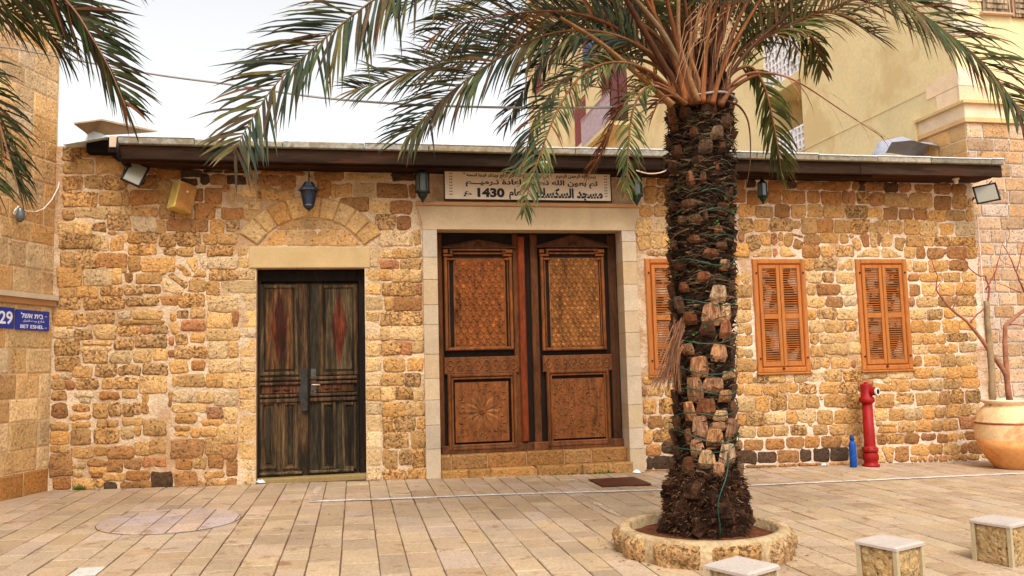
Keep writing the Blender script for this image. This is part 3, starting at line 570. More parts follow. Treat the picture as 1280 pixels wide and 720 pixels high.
# stiles and rails behind the panels
for a, c in ((548, 554.5), (643.5, 651), (666, 675), (763.5, 774)):
    x0, x1 = px(a, 440)[0], px(c, 440)[0]
    mb = MB(); mb.bev(x0, DY - .005, .40, x1, DY + .04, 3.50, .01, jc((74, 44, 24) if a > 700 else CD, .1)); mb.build('stile', M['carved'], gdo)
mb = MB(); mb.bev(px(552, 570)[0], DY - .035, .30, px(667, 570)[0] - .006, DY + .02, .425, .012, jc((88, 54, 32))); mb.build('bottom_rail', M['carved'], gdo)
mb = MB(); mb.bev(px(667, 570)[0], DY - .035, .30, cx1 - .01, DY + .02, .425, .012, jc((104, 62, 36))); mb.build('bottom_rail', M['carved'], gdo)
a = px(653.5, 300)[0] + .05; mb = MB(); mb.bev(2.392, DY - .06, .44, 2.492, DY + .03, 3.46, .015, lin((118, 52, 22))); mb.build('centre_post', M['carved'], gdo, label='reddish upright post where the two leaves meet')
def carve_star(mb, x0, x1, z0, z1, y, pitch, col):
    nx = max(2, int(round((x1 - x0) / pitch))); dx = (x1 - x0) / nx; dz = dx * .866; nz2 = int((z1 - z0) / dz); oz = ((z1 - z0) - nz2 * dz) / 2
    for j in range(nz2):
        for i in range(nx - (j % 2)):
            cx = x0 + (i + .5 + .5 * (j % 2)) * dx; cz = z0 + oz + (j + .5) * dz; big = (i + (j // 2)) % 2 == 0
            r = dx * (.36 if big else .27); n = 6; b = len(mb.v); h = R.uniform(.010, .016)
            for k in range(n):
                a = 2 * math.pi * (k + .5) / n; mb.v.append(Vector((cx + r * math.cos(a), y, cz + r * math.sin(a))))
            for k in range(n):
                a = 2 * math.pi * (k + .5) / n; mb.v.append(Vector((cx + r * .62 * math.cos(a), y - h, cz + r * .62 * math.sin(a))))
            cc = jc(col, .16)
            for k in range(n): mb.face((b + k, b + (k + 1) % n, b + n + (k + 1) % n, b + n + k), cc)
            mb.face([b + n + k for k in range(n)], cc)
            for k in range(3):      # thin ribs toward the neighbours
                a = 2 * math.pi * k / 3 + math.pi / 6; ux, uz = math.cos(a), math.sin(a); nxx, nzz = -uz * .006, ux * .006
                p0 = (cx + ux * r * .9, cz + uz * r * .9); p1 = (cx + ux * dx * .62, cz + uz * dx * .62)
                if x0 < p1[0] < x1 and z0 < p1[1] < z1:
                    mb.add([(p0[0] - nxx, y, p0[1] - nzz), (p0[0] + nxx, y, p0[1] + nzz), (p1[0] + nxx, y, p1[1] + nzz), (p1[0] - nxx, y, p1[1] - nzz), (p0[0], y - .008, p0[1]), (p1[0], y - .008, p1[1])], ((0, 3, 5, 4), (1, 4, 5, 2)), cc)
def petal(mb, cx, cz, r0_, r1_, ang, w, y, h, col):
    ux, uz = math.cos(ang), math.sin(ang); nx_, nz3 = -uz, ux; b = len(mb.v); n = 7; pr = [0, .55, .85, 1, .95, .6, 0]
    for i in range(n):
        t = i / (n - 1); r = r0_ + (r1_ - r0_) * t
        for s_ in (-1, 0, 1):
            mb.v.append(Vector((cx + ux * r + nx_ * w * pr[i] * s_, y - (h * math.sin(math.pi * min(1, t * 1.05)) if s_ == 0 else 0), cz + uz * r + nz3 * w * pr[i] * s_)))
    for i in range(n - 1):
        for s_ in (0, 1): mb.face((b + i * 3 + s_, b + (i + 1) * 3 + s_, b + (i + 1) * 3 + s_ + 1, b + i * 3 + s_ + 1), col)
LEAVES = (((554.4, 311), (642, 436.7), (567.8, 325.6), (631.6, 433.3), (555, 447), (648.6, 465.4), (559, 467.8), (647.4, 559.9), (568.3, 478.4), (636.8, 550.4), (553, 597, 645), 300.5, 309),
          ((674.4, 311), (757.8, 436.7), (686.7, 324.4), (748.9, 431), (677.7, 444.6), (764.4, 462.6), (682.4, 463), (763.9, 555), (688.3, 473.7), (756.8, 545.7), (670, 715.5, 762), 293.8, 308))
for li, lf in enumerate(LEAVES):
    (x0, z1), (x1, z0) = px(*lf[0]), px(*lf[1]); (i0, j1), (i1, j0) = px(*lf[2]), px(*lf[3])
    col = CW if li == 0 else (124, 78, 40)
    mb = MB(); mb.box(x0 + .02, DY - .004, z0 + .02, x1 - .02, DY + .03, z1 - .02, lin(col)); mb.box(i0 - .02, DY - .022, j0 - .02, i1 + .02, DY, j1 + .02, lin(col)); mb.build('upper_panel', M['carved'], gdo, label='upper panel carved with small stars')
    mb = MB(); carve_star(mb, i0 - .02, i1 + .02, j0 - .02, j1 + .02, DY - .0225, .092 if li == 0 else .075, (136, 76, 36) if li == 0 else (144, 92, 44)); mb.build('star_carving', M['carved'], gdo, kind='stuff', fixn=False)
    mb = MB(); w = .045; c1 = lin((124, 72, 34)); recess_shade = lin((26, 15, 9)); mb.box(x0 - .012, DY - .012, z0 - .012, x1 + .012, DY - .003, z1 - .16, recess_shade); mb.box(x0 + .04, DY - .013, z1 - .13, x1 - .04, DY - .004, z1 + .004, recess_shade); sx = .085; sz = .10  # near-black backing boxes paint shade into the recesses between frame steps
    mb.bev(x0, DY - .045, z0, x0 + w, DY, z1 - sz - .02, .012, c1); mb.bev(x1 - w, DY - .045, z0, x1, DY, z1 - sz - .02, .012, c1); mb.bev(x0 + w, DY - .045, z0, x1 - w, DY, z0 + w, .012, c1)
    w2 = .03; mb.bev(x0 + w + .012, DY - .03, z0 + w + .012, x0 + w + w2, DY, z1 - sz - .03, .008, c1); mb.bev(x1 - w - w2, DY - .03, z0 + w + .012, x1 - w - .012, DY, z1 - sz - .03, .008, c1)
    # stepped head of the frame
    for s_ in (0, 1):
        e0 = x0 if s_ == 0 else x1 - sx - .04; e1 = e0 + sx + .04
        mb.bev(e0 - .01, DY - .06, z1 - sz - .018, e1, DY, z1 - sz + .012, .008, c1); mb.bev(e0 + (.04 if s_ == 0 else -.0), DY - .055, z1 - sz - .075, e1 + (.03 if s_ == 0 else -.04 - .0) , DY, z1 - sz - .045, .008, c1)
        mb.bev(e0 - .012, DY - .05, z1 - .07, e0 + .06 if s_ == 0 else e1 + .012, DY, z1 - .012, .01, c1)
        if s_ == 0: mb.bev(e1 - .035, DY - .05, z1 - sz + .013, e1, DY, z1 - .012, .008, c1)
        else: mb.bev(e0, DY - .05, z1 - sz + .013, e0 + .035, DY, z1 - .012, .008, c1)
    mb.bev(x0 + sx, DY - .056, z1 - .034, x1 - sx, DY, z1 - .006, .008, c1); mb.bev(x0 + sx + .05, DY - .04, z1 - .085, x1 - sx - .05, DY, z1 - .06, .006, c1)
    mb.build('moulding', M['carved'], gdo)
    mb = MB(); pa, pm, pb = lf[10]; za = px(pa, lf[12])[1]; zm = px(pm, lf[11])[1]; xa, xm, xb = px(pa, lf[12])[0], px(pm, lf[11])[0], px(pb, lf[12])[0]
    mb.prism([(xa, za), (xb, za), (xm, zm)], DY - .012, DY + .03, lin((90, 54, 30))); mb.prism([(xa, za - .0), (xa, za - .02), (xb, za - .02), (xb, za)], DY - .05, DY, lin((76, 44, 24)))
    for (ax, az), (bx_, bz) in (((xa, za), (xm, zm)), ((xm, zm), (xb, za))):
        mb.tube([(ax, DY - .02, az), (bx_, DY - .02, bz)], .013, 5, lin((78, 46, 26)))
    for k in range(9): petal(mb, xm, za + .012, .02, .085, math.radians(10 + 20 * k), .012, DY - .012, .01, jc((80, 48, 28)))
    mb.build('pediment', M['carved'], gdo)
    (x0, z1), (x1, z0) = px(*lf[4]), px(*lf[5])
    fr = MB(); fr.bev(x0, DY - .035, z0, x1, DY, z1, .008, lin((112, 66, 34))); 
    cyc = 4 if li == 0 else 4; hh = (z1 - z0) / 2; zc = (z0 + z1) / 2; W_ = x1 - x0 - .04
    for ph in (0, math.pi):
        pts = [(x0 + .02 + W_ * t / 48, DY - .038 - .004 * math.cos(2 * math.pi * cyc * t / 48 + ph), zc + hh * .62 * math.sin(2 * math.pi * cyc * t / 48 + ph)) for t in range(49)]
        fr.tube(pts, .009, 4, lin((122, 74, 40)))
    for k in range(cyc * 2):
        petal(fr, x0 + .02 + W_ * (k + .5) / (cyc * 2), zc, -.03, .03, 0, .014, DY - .036, .014, lin((118, 70, 38)))
    fr.build('carved_band', M['carved'], gdo, fixn=False)
    (x0, z1), (x1, z0) = px(*lf[6]), px(*lf[7]); (i0, j1), (i1, j0) = px(*lf[8]), px(*lf[9])
    mb = MB(); frame(mb, x0, x1, z0, z1, .05, DY - .045, DY, lin((104, 60, 30))); frame(mb, x0 + .055, x1 - .055, z0 + .055, z1 - .055, .028, DY - .03, DY, lin((120, 70, 34))); mb.build('moulding', M['carved'], gdo)
    mb = MB(); mb.box(i0, DY - .012, j0, i1, DY, j1, lin((122, 70, 34))); mb.build('lower_panel', M['carved'], gdo, label='lower panel carved with a rosette of petals' if li == 0 else 'lower panel carved with fine foliage')
    mb = MB(); cx, cz = (i0 + i1) / 2, (j0 + j1) / 2
    rad = min(i1 - i0, j1 - j0) / 2
    if li == 0:
        for k in range(14): petal(mb, cx, cz, .055, rad * .68, 2 * math.pi * k / 14, .034, DY - .0125, .012, jc((122, 76, 40), .12))
        mb.lathe((cx, DY, cz), [(.001, 0)], 3) if False else None
        for k in range(8): petal(mb, cx, cz, .0, .05, 2 * math.pi * k / 8, .014, DY - .0125, .02, jc((130, 80, 40)))
        for k in range(26): 
            a = 2 * math.pi * k / 26; rr = rad * R.uniform(.76, 1.0); q = max(abs(math.cos(a)), abs(math.sin(a)))
            petal(mb, cx + math.cos(a) * rr / q * .86, cz + math.sin(a) * rr / q * .86, -.035, .04, a + R.uniform(-1, 1), .018, DY - .0125, .014, jc((112, 70, 38), .12))
    for k in range(60 if li == 0 else 210):
        x, z = R.uniform(i0 + .03, i1 - .03), R.uniform(j0 + .03, j1 - .03)
        if li == 0 and math.hypot(x - cx, z - cz) < rad * .72: continue
        a = math.atan2(z - cz, abs(x - cx)) if x > cx else math.pi - math.atan2(z - cz, abs(x - cx))
        petal(mb, x, z, -.028, .03, a + R.choice([-.7, 0, .7, 1.57]), .012, DY - .0125, R.uniform(.008, .014), jc((118, 74, 38), .12))
    mb.build('petal_carving', M['carved'], gdo, kind='stuff', fixn=False)

# ------------------------------------------------------------------ small old door
SY = .16
sdm = MB(); sdm.box(-1.315, SY + .03, .10, .148, SY + .08, 2.97, lin((40, 26, 16))); sdo = sdm.build('old_door', M['oldwood'], bld)
G1, G2, G3 = (78, 56, 34), (92, 72, 48), (50, 42, 28)
def P_(x, y, Y=SY): p = at_y(x, y, Y); return p.x, p.z
mb = MB(); x0 = -1.312; mb.bev(x0, SY - .03, .12, x0 + .045, SY + .03, 2.96, .008, lin((52, 36, 22))); mb.bev(.06, SY - .03, .12, .145, SY + .03, 2.96, .008, lin((34, 24, 16))); mb.bev(x0 + .045, SY - .02, 2.80, .06, SY + .03, 2.96, .008, lin((30, 20, 14)))
mb.build('door_frame', M['oldwood'], sdo)
for li, (a, c) in enumerate(((324.5, 385.2), (387, 448))):
    x0, x1 = P_(a, 470)[0], P_(c, 470)[0]
    mb = MB(); mb.box(x0, SY - .006, .125, x1, SY + .03, 2.77, lin(G1 if li == 0 else G3)); mb.build('door_leaf', M['oldwood'], sdo)
    ua, ub, uc, ud = ((331.9, 358, 367.3, 462.3), (406, 358, 441, 462.0))[li]
    (px0, pz1), (px1, pz0) = P_(ua, ub), P_(uc, ud)
    mb = MB(); frame(mb, px0 - .075, px1 + .07, pz0 - .075, pz1 + .02, .055, SY - .035, SY, lin(G2 if li == 0 else G1)); frame(mb, px0 - .02, px1 + .015, pz0 - .02, pz1 + .02, .02, SY - .02, SY, lin(G3)); mb.build('moulding', M['oldwood'], sdo)
    mb = MB(); mb.bev(px0, SY - .022, pz0, px1, SY, pz1, .015, lin((98, 64, 36) if li == 0 else (86, 70, 46))); mb.build('upper_panel', M['oldwood'], sdo)
    dx_, dt, db, dc, hw = ((349.6, 361, 457, 409, 10.4), (424, 359, 457, 408, 10))[li]
    cxx, czz = P_(dx_, dc); zt_, zb_ = P_(dx_, dt)[1], P_(dx_, db)[1]; hwm = hw * .0109
    mb = MB(); yq = SY - .022
    mb.add([(cxx, yq, zt_), (cxx + hwm, yq, czz), (cxx, yq, zb_), (cxx - hwm, yq, czz), (cxx, yq - .035, czz)], ((3, 0, 4), (0, 1, 4), (1, 2, 4), (2, 3, 4)), lin((92, 42, 24))); mb.build('diamond', M['oldwood'], sdo, label='raised dark red diamond')
    mb = MB()
    for ya, yb in ((470.5, 474.5), (476.5, 480), (491.5, 495), (497, 501.5)):
        z1_, z0_ = P_(400, ya)[1], P_(400, yb)[1]; mb.bev(x0 + .004, SY - .05, z0_, (x1 - .09 if li == 0 else x1 - .02), SY, z1_, .01, lin((92, 66, 44)))
    mb.build('mid_moulding', M['oldwood'], sdo)
    mb = MB(); z1_, z0_ = P_(400, 481)[1], P_(400, 490.5)[1]; mb.bev(x0 + .03, SY - .02, z0_, x1 - .12 if li == 0 else x1 - .06, SY, z1_, .008, lin((90, 56, 34)))
    xm = (x0 + x1) / 2 - .03; zm_ = (z0_ + z1_) / 2
    for s_ in (-1, 1): petal(mb, xm, zm_, .01, .13, 0 if s_ > 0 else math.pi, .03, SY - .021, .02, lin((84, 40, 26)))
    mb.build('carved_band', M['oldwood'], sdo, fixn=False)
    for q0, q1 in (((323.5, 347), (351, 374)), ((400, 421), (426, 447)))[li]:
        fx0, fz1 = P_(q0 + 1.5, 503); fx1, fz0 = P_(q1 - 1, 586)
        mb = MB(); frame(mb, fx0, fx1, fz0, fz1, .04, SY - .032, SY, lin(jc_ := G2)); mb.bev(fx0 + .075, SY - .02, fz0 + .07, fx1 - .075, SY, fz1 - .07, .012, lin(G3)); mb.build('lower_panel', M['oldwood'], sdo)
    mb = MB(); mb.bev(x0, SY - .045, .145, x1 - .075, SY, .185, .012, lin((92, 76, 54))); mb.build('bottom_rail', M['oldwood'], sdo)
xm = P_(386, 470)[0]
mb = MB(); mb.bev(xm - .012, SY - .03, .14, xm + .012, SY - .006, 2.76, .005, lin((40, 28, 18))); mb.build('meeting_strip', M['oldwood'], sdo)
(a0, c1_), (a1, c0_) = P_(375.5, 461), P_(384.6, 513)
mb = MB(); mb.prism([(a0 + .02, c0_), (a1, c0_), (a1, c1_), (a0, c1_), (a0 + .01, c1_ - .22), (a0 - .03, c1_ - .27), (a0 - .02, c1_ - .33)], SY - .055, SY - .05, lin((62, 58, 54))); mb.build('lock_plate', M['metal'], sdo, label='large dull steel plate')
(a0, c1_), (a1, c0_) = P_(388.5, 461), P_(395.5, 492)
mb = MB(); mb.bev(a0, SY - .03, c0_, a1, SY - .022, c1_, .003, lin((88, 84, 80))); mb.build('lock_plate', M['metal'], sdo)
hx, hz = P_(390, 481, SY - .06)
mb = MB(); mb.tube([(hx, SY - .02, hz), (hx, SY - .07, hz), (hx + .02, SY - .075, hz), (hx + .11, SY - .075, hz - .003)], .011, 6, lin((205, 190, 160))); mb.build('handle', M['metal'], sdo, smooth=True)
mb = MB(); mb.tube([(hx + .005, SY - .03, hz - .09), (hx + .005, SY - .035, hz - .09)], .018, 10, lin((60, 56, 52))); mb.build('keyhole', M['metal'], sdo)
mb = MB(); mb.bev(-1.31, -.02, zg(-1) - .02, .146, SY + .1, .118, .015, lin((140, 116, 74))); mb.build('threshold', M['ashlar'], bld, label='worn stone threshold of the small door')

# ------------------------------------------------------------------ shuttered windows
OR1, OR2 = (174, 106, 50), (152, 88, 40)
def window(x0, x1, z0, z1):
    f = MB(); fw = .078
    frame(f, x0, x1, z0, z1, fw, -.035, .03, lin(OR1))
    frame(f, x0 + fw, x1 - fw, z0 + fw, z1 - fw, .016, -.022, .02, lin((150, 66, 22)))
    fo = f.build('window', M['shutter'], bld)
    mb = MB(); mb.box(x0 + .05, .0, z0 + .05, x1 - .05, .012, z1 - .05, lin((60, 28, 12))); mb.build('backing', M['shutter'], fo)
    xm = (x0 + x1) / 2; zi0, zi1 = z0 + fw + .018, z1 - fw - .018
    for a, c in ((x0 + fw + .018, xm - .004), (xm + .004, x1 - fw - .018)):
        mb = MB(); sw = .055; y0_, y1_ = -.03, .005
        zr = zi0 + (zi1 - zi0) * .49
        mb.bev(a, y0_, zi0, a + sw, y1_, zi1, .006, lin(OR1)); mb.bev(c - sw, y0_, zi0, c, y1_, zi1, .006, lin(OR1))
        for q0, q1 in ((zi0, zi0 + .075), (zr - .04, zr + .04), (zi1 - .055, zi1)): mb.bev(a + sw, y0_ + .002, q0, c - sw, y1_, q1, .005, lin(OR1))
        mb.build('shutter_leaf', M['shutter'], fo)
        for q0, q1 in ((zi0 + .075, zr - .04), (zr + .04, zi1 - .055)):
            n = 19; dz = (q1 - q0) / n; base = None
            for i in range(n):
                zc = q0 + (i + .5) * dz
                if base is None:
                    mb = MB(); mb.box(a + sw + .002, -.022, zc - .0045, c - sw - .002, .006, zc + .0045, lin(OR2), rot=Matrix.Rotation(math.radians(38), 3, 'X')); base = mb.build('slat', M['shutter'], fo); bz = zc
                else:
                    o = base.copy(); COL.objects.link(o); o.location.z += zc - bz
    for xx, zz in ((x0 + .05, z1 - .22), (x1 - .05, z1 - .22), (x0 + .05, z0 + .22), (x1 - .05, z0 + .22)):
        mb = MB(); mb.tube([(xx, -.036, zz), (xx, -.048, zz)], .014, 8, lin((60, 30, 16))); mb.build('bolt', M['metal'], fo)
    mb = MB(); mb.tube([(xm - .02, -.036, z0 + .06), (xm - .02, -.05, z0 + .06)], .02, 8, lin((110, 44, 20))); mb.build('latch', M['metal'], fo)
    mb = MB(); mb.bev(x0 - .012, -.05, z0 - .03, x1 + .02, .02, z0, .008, lin(OR1)); mb.build('sill', M['shutter'], fo)
window(4.292, 5.178, 1.345, 3.10); window(6.035, 6.922, 1.335, 3.09); window(7.803, 8.706, 1.325, 3.087)

# ------------------------------------------------------------------ roof
rx0, rx1 = -2.95, 10.09
rf = MB(); rf.add([(rx0, -.58, 4.545), (rx1 - .02, -.58, 4.545), (rx1 - .02, 8, 4.62), (rx0, 8, 4.62), (rx0, -.58, 4.515), (rx1 - .02, -.58, 4.515), (rx1 - .02, 8, 4.57), (rx0, 8, 4.57)], ((0, 1, 2, 3), (7, 6, 5, 4), (0, 4, 5, 1), (1, 5, 6, 2), (3, 2, 6, 7), (0, 3, 7, 4)), lin((140, 128, 112)))
ro = rf.build('roof', M['tile'], bld)
mb = MB(); mb.box(rx0, -.56, 4.352, rx1, -.012, 4.37, lin((64, 40, 28))); mb.build('soffit', M['beam'], ro)
for a, c in ((rx0, .8), (.803, 4.4), (4.403, 7.6), (7.603, rx1)):
    mb = MB(); mb.bev(a, -.6, 4.318, c, -.54, 4.498, .008, jc((50, 36, 26), .2)); mb.build('fascia_board', M['beam'], ro)
mb = MB(); mb.bev(rx0 + .05, -.47, 4.305, rx1 - 2.2, -.32, 4.350, .01, lin((44, 28, 20))); mb.build('beam', M['beam'], ro)
x = rx0
while x < rx1 - .05:
    w = min(R.uniform(.85, 1.2), rx1 - x); mb = MB(); z = 4.60 + R.uniform(-.008, .008)
    mb.bev(x + .004, -.66, 4.503, x + w - .004, -.3, z - .012, .01, jc((150, 142, 124), .14)); mb.build('edge_tile', M['tile'], ro)
    if R.random() < .6: mb = MB(); mb.box(x + .004, -.668, z - .010, x + w - .004, -.3, z + .004, lin((220, 220, 224))); mb.build('flashing', M['sheet'], ro)
    x += w
# loose sheets at the left end
mb = MB(); q = [at_y(77, 168, -.3), at_y(113, 160, -.3), at_y(135, 171, -.35), at_y(78, 181, -.35)]
mb.add([tuple(p) for p in q] + [tuple(p + Vector((0, .5, .06))) for p in q], ((0, 1, 2, 3), (7, 6, 5, 4), (0, 4, 5, 1), (1, 5, 6, 2), (2, 6, 7, 3), (3, 7, 4, 0)), lin((200, 214, 214))); mb.build('roof_sheet', M['sheet'], ro, label='pale corrugated sheet at the left end')
mb = MB(); P3 = [(at_y(92, 155, -.75)), (at_y(127, 150.5, -.45)), (at_y(170, 160, -.62)), (at_y(196, 165, -.62)), (at_y(170, 167, -.3)), (at_y(112, 170, -.25))]
n = len(P3); mb.add([tuple(p) for p in P3] + [tuple(p + Vector((.0, .02, .025))) for p in P3], [list(range(n)), list(range(2 * n - 1, n - 1, -1))] + [(i, (i + 1) % n, n + (i + 1) % n, n + i) for i in range(n)], lin((150, 128, 100))); mb.build('roof_sheet', M['sheet'], ro, label='bent tan sheet lifting at the left end')
mb = MB(); mb.box(-3.1, -.5, 4.42, -2.955, .0, 4.62, lin((30, 22, 18))); mb.box(-3.45, -.2, 4.5, -2.95, .3, 4.66, lin((30, 22, 18))); mb.build('rafter_end', M['beam'], ro)
a = at_y(137, 172, -.5); mb = MB(); mb.bev(a.x, -.52, a.z - .13, a.x + .12, -.42, a.z + .02, .006, lin((205, 180, 150))); tag(mb.build('junction_box', M['plastic']), 'small beige box under the left end of the roof, above the floodlight', 'junction box')

# ------------------------------------------------------------------ sign over the great door
s00, s01, s10, s11 = at_y(555.5, 211, -.1), at_y(555.5, 248.6, -.1), at_y(763.5, 212.5, -.1), at_y(763.5, 252.7, -.1)
zs1, zs0 = 4.375, 3.950; sx0, sx1 = s00.x, s11.x
sign = thing('mosque_sign', ((sx0 + sx1) / 2, -.1, zs0), 'wide cream sign with black Arabic lettering and leaf sprigs above the great carved door', 'sign')
mb = MB(); mb.box(sx0, -.115, zs0, sx1, -.09, zs1, lin((232, 212, 184))); mb.build('board', M['enamel'], sign)
mb = MB(); frame(mb, sx0 - .014, sx1 + .014, zs0 - .014, zs1 + .014, .014, -.125, -.08, lin((40, 28, 22))); mb.build('frame', M['beam'], sign)
blk = lin((18, 14, 14)); sc_ = (sx1 - sx0) / (1097 - 67)
def sp(u, v): return Vector((sx0 + (u - 67) * sc_, -.1165, zs0 + (242 - v) * (zs1 - zs0) / 186))
def stxt(s, u0, u1, v0, v1, bold): text_mesh('lettering', s, (u1 - u0) * sc_, (v1 - v0) * (zs1 - zs0) / 186, M['enamel'], sign, sp((u0 + u1) / 2, (v0 + v1) / 2), bold=bold, col=blk, depth=.0012)
Q = '"'
stxt(Q + ' ' + arab('في بيوت أذن الله أن ترفع ويذكر فيها اسمه') + ' ' + Q, 180, 722, 68, 106, .022)
stxt(arab('بسم الله الرحمن الرحيم'), 750, 1003, 70, 106, .022)
stxt(arab('تم بعون الله تحرير وإعادة تـرميـــم'), 192, 1015, 110, 162, .032)
stxt(arab('مسجد السكسك'), 622, 1045, 162, 242, .05)
stxt('1430', 262, 428, 168, 228, .05); stxt(arab('عام'), 455, 532, 170, 240, .035); stxt('ﻫ', 178, 228, 188, 224, .05)
mb = MB()
for u in (103, 1066):
    for i in range(8):
        p = sp(u, 84 + i * 19)
        for s_ in (-1, 1): petal(mb, p.x, p.z, .0, .034, math.radians(90 - s_ * 48 if u < 500 else 90 - s_ * 48), .006, p.y, .001, blk)
mb.build('leaf_sprig', M['enamel'], sign, fixn=False)

# ------------------------------------------------------------------ floodlights, wall box, lanterns
def basis(yaw_, pitch_, roll_=0): return Matrix.Rotation(yaw_, 3, 'Z') @ Matrix.Rotation(pitch_, 3, 'X') @ Matrix.Rotation(roll_, 3, 'Y')
def xf_of(c, m3): return Matrix.Translation(c) @ m3.to_4x4()
def floodlight(c, yw, pt, rl, w, h, label, anchor):
    t = thing('floodlight', c, label, 'floodlight', 'floodlights under the roof edge'); X = xf_of(c, basis(yw, pt, rl))
    mb = MB(); d = .12; mb.add([(-w, 0, -h), (w, 0, -h), (w, 0, h), (-w, 0, h), (-w * .7, d, -h * .6), (w * .7, d, -h * .6), (w * .7, d, h * .6), (-w * .7, d, h * .6)], ((0, 1, 2, 3), (7, 6, 5, 4), (0, 4, 5, 1), (1, 5, 6, 2), (2, 6, 7, 3), (3, 7, 4, 0)), lin((24, 26, 26)))
    for k in range(6): xx = -w * .6 + k * w * .24; mb.box(xx, d * .7, -h * .5, xx + .008, d + .025, h * .5, lin((20, 22, 22)))
    mb.build('housing', M['paint'], t, xf=X)
    mb = MB(); frame(mb, -w, w, -h, h, .025, -.022, .0, lin((18, 20, 20))); mb.build('rim', M['paint'], t, xf=X)
    mb = MB(); mb.box(-w + .026, -.01, -h + .026, w - .026, -.002, h - .026); mb.build('lens', M['lens'], t, xf=X)
    mb = MB(); mb.tube([X @ Vector((-w * 1.08, .04, 0)), X @ Vector((-w * 1.08, .16, 0)), anchor, X @ Vector((w * 1.08, .16, 0)), X @ Vector((w * 1.08, .04, 0))], .010, 5, lin((24, 24, 24))); mb.build('bracket', M['paint'], t)
floodlight(at_y(169, 217, -.42), math.radians(22), math.radians(-16), math.radians(24), .125, .17, 'black floodlight hanging tilted under the left end of the roof', at_y(160, 195, -.15))
floodlight(at_y(1233, 242, -.5), math.radians(-34), math.radians(-14), math.radians(-8), .17, .155, 'black floodlight under the far right corner of the roof', at_y(1240, 226, -.25))
mb = MB(); pa = at_y(149, 172, -.62); mb.tube([at_y(148, 172, -.63), at_y(147, 186, -.66), at_y(149, 198, -.6), at_y(156, 206, -.5), at_y(164, 208, -.4)], .022, 6, lin((30, 24, 24))); tag(mb.build('downpipe', M['paint'], smooth=True), 'curved dark hose dropping from the left roof end to the floodlight', 'pipe')
c = at_y(228, 247, -.12); wb = thing('wall_box', c, 'tilted yellowish metal box fixed to the wall left of the small door', 'box'); X = xf_of(c, basis(math.radians(40), 0, math.radians(13)))
mb = MB(); mb.bev(-.13, -.09, -.19, .13, .1, .19, .012, lin((196, 168, 92))); mb.build('casing', M['sheet'], wb, xf=X)
mb = MB(); mb.box(-.115, -.096, -.175, .115, -.0905, .175, lin((176, 120, 62))); mb.build('cover', M['sheet'], wb, xf=X)
mb = MB(); mb.tube([(.0, -.097, .07), (.0, -.104, .07)], .013, 10, lin((235, 225, 200))); mb.build('knob', M['plastic'], wb, xf=X)

def lantern(c, label, s=1.0, glass='glass_dark', body=(52, 58, 56), rod=.3, style=0):
    t = thing('wall_lantern', c, label, 'lantern', 'metal lanterns hanging along the wall'); cb = lin(body); n = 6
    if style == 0:      # straight sided lantern
        mb = MB(); mb.lathe(c, [(.02 * s, .20 * s), (.05 * s, .165 * s), (.085 * s, .14 * s), (.10 * s, .125 * s), (.10 * s, .11 * s)], n, cb); m2 = MB()
        m2.lathe(c, [(.10 * s, -.12 * s), (.11 * s, -.135 * s), (.105 * s, -.15 * s), (.07 * s, -.165 * s), (.062 * s, -.20 * s), (.03 * s, -.24 * s), (.006 * s, -.29 * s)], n, cb)
        r0_, r1_, za, zb_ = .092 * s, .092 * s, -.12 * s, .11 * s
    else:
        mb = MB(); mb.lathe(c, [(.02 * s, .20 * s), (.06 * s, .19 * s), (.09 * s, .13 * s), (.145 * s, .085 * s), (.145 * s, .07 * s)], n, lin((64, 70, 74))); m2 = MB()
        m2.lathe(c, [(.07 * s, -.12 * s), (.075 * s, -.14 * s), (.05 * s, -.175 * s), (.02 * s, -.19 * s), (.006 * s, -.21 * s)], n, cb)
        r0_, r1_, za, zb_ = .068 * s, .105 * s, -.12 * s, .07 * s
    mb.build('cap', M['metal'], t); m2.build('finial', M['metal'], t)
    mb = MB()
    for k in range(n):
        a = 2 * math.pi * k / n; mb.tube([c + Vector((r0_ * math.cos(a), r0_ * math.sin(a), za)), c + Vector((r1_ * math.cos(a), r1_ * math.sin(a), zb_))], .008 * s, 4, cb)
    mb.build('frame', M['metal'], t)
    mb = MB(); mb.lathe(c, [(r0_ * .9, za), (r1_ * .9, zb_)], n, (1, 1, 1, 1)); mb.build('glass', M[glass], t)
    mb = MB(); mb.tube([c + Vector((0, 0, .19 * s)), c + Vector((0, 0, .19 * s + rod))], .009, 5, cb); mb.tube([c + Vector((0, 0, .2 * s + rod * .6)), Vector((c.x, -.02, c.z + .2 * s + rod * .6))], .009, 5, cb); mb.build('hanger', M['metal'], t)
    return t
lantern(at_y(386, 245, -.3), 'small blue-tinted lantern hanging over the arch of the small door', 1.0, 'blueglass', (62, 66, 68), .22, 1)
lantern(at_y(528, 228, -.3), 'grey metal lantern left of the Arabic sign', 1.0, 'glass_dark', (52, 54, 52), .08)
lantern(at_y(795, 233, -.3), 'greenish metal lantern right of the Arabic sign', 1.0, 'glass_dark', (50, 66, 60), .08)
lantern(at_y(953, 237, -.28), 'dark green metal lantern on the wall right of the palm trunk', .8, 'glass_dark', (40, 58, 50), .08)
def socket(c, label, col=(220, 205, 185)):
    t = MB(); t.lathe(c, [(.03, .05), (.055, .04), (.055, .02), (.03, .01), (.035, -.03), (.02, -.05)], 10, lin(col)); tag(t.build('light_socket', M['plastic'], smooth=True), label, 'light fitting', 'small light fittings under the eaves')
socket(at_y(245, 203, -.3), 'small pale light fitting under the eaves above the yellowish wall box')
socket(at_y(680, 206, -.64), 'white light fitting on the roof beam above the Arabic sign', (240, 235, 230))
socket(at_y(1195, 226, -.35), 'small pale light fitting under the right end of the eaves')

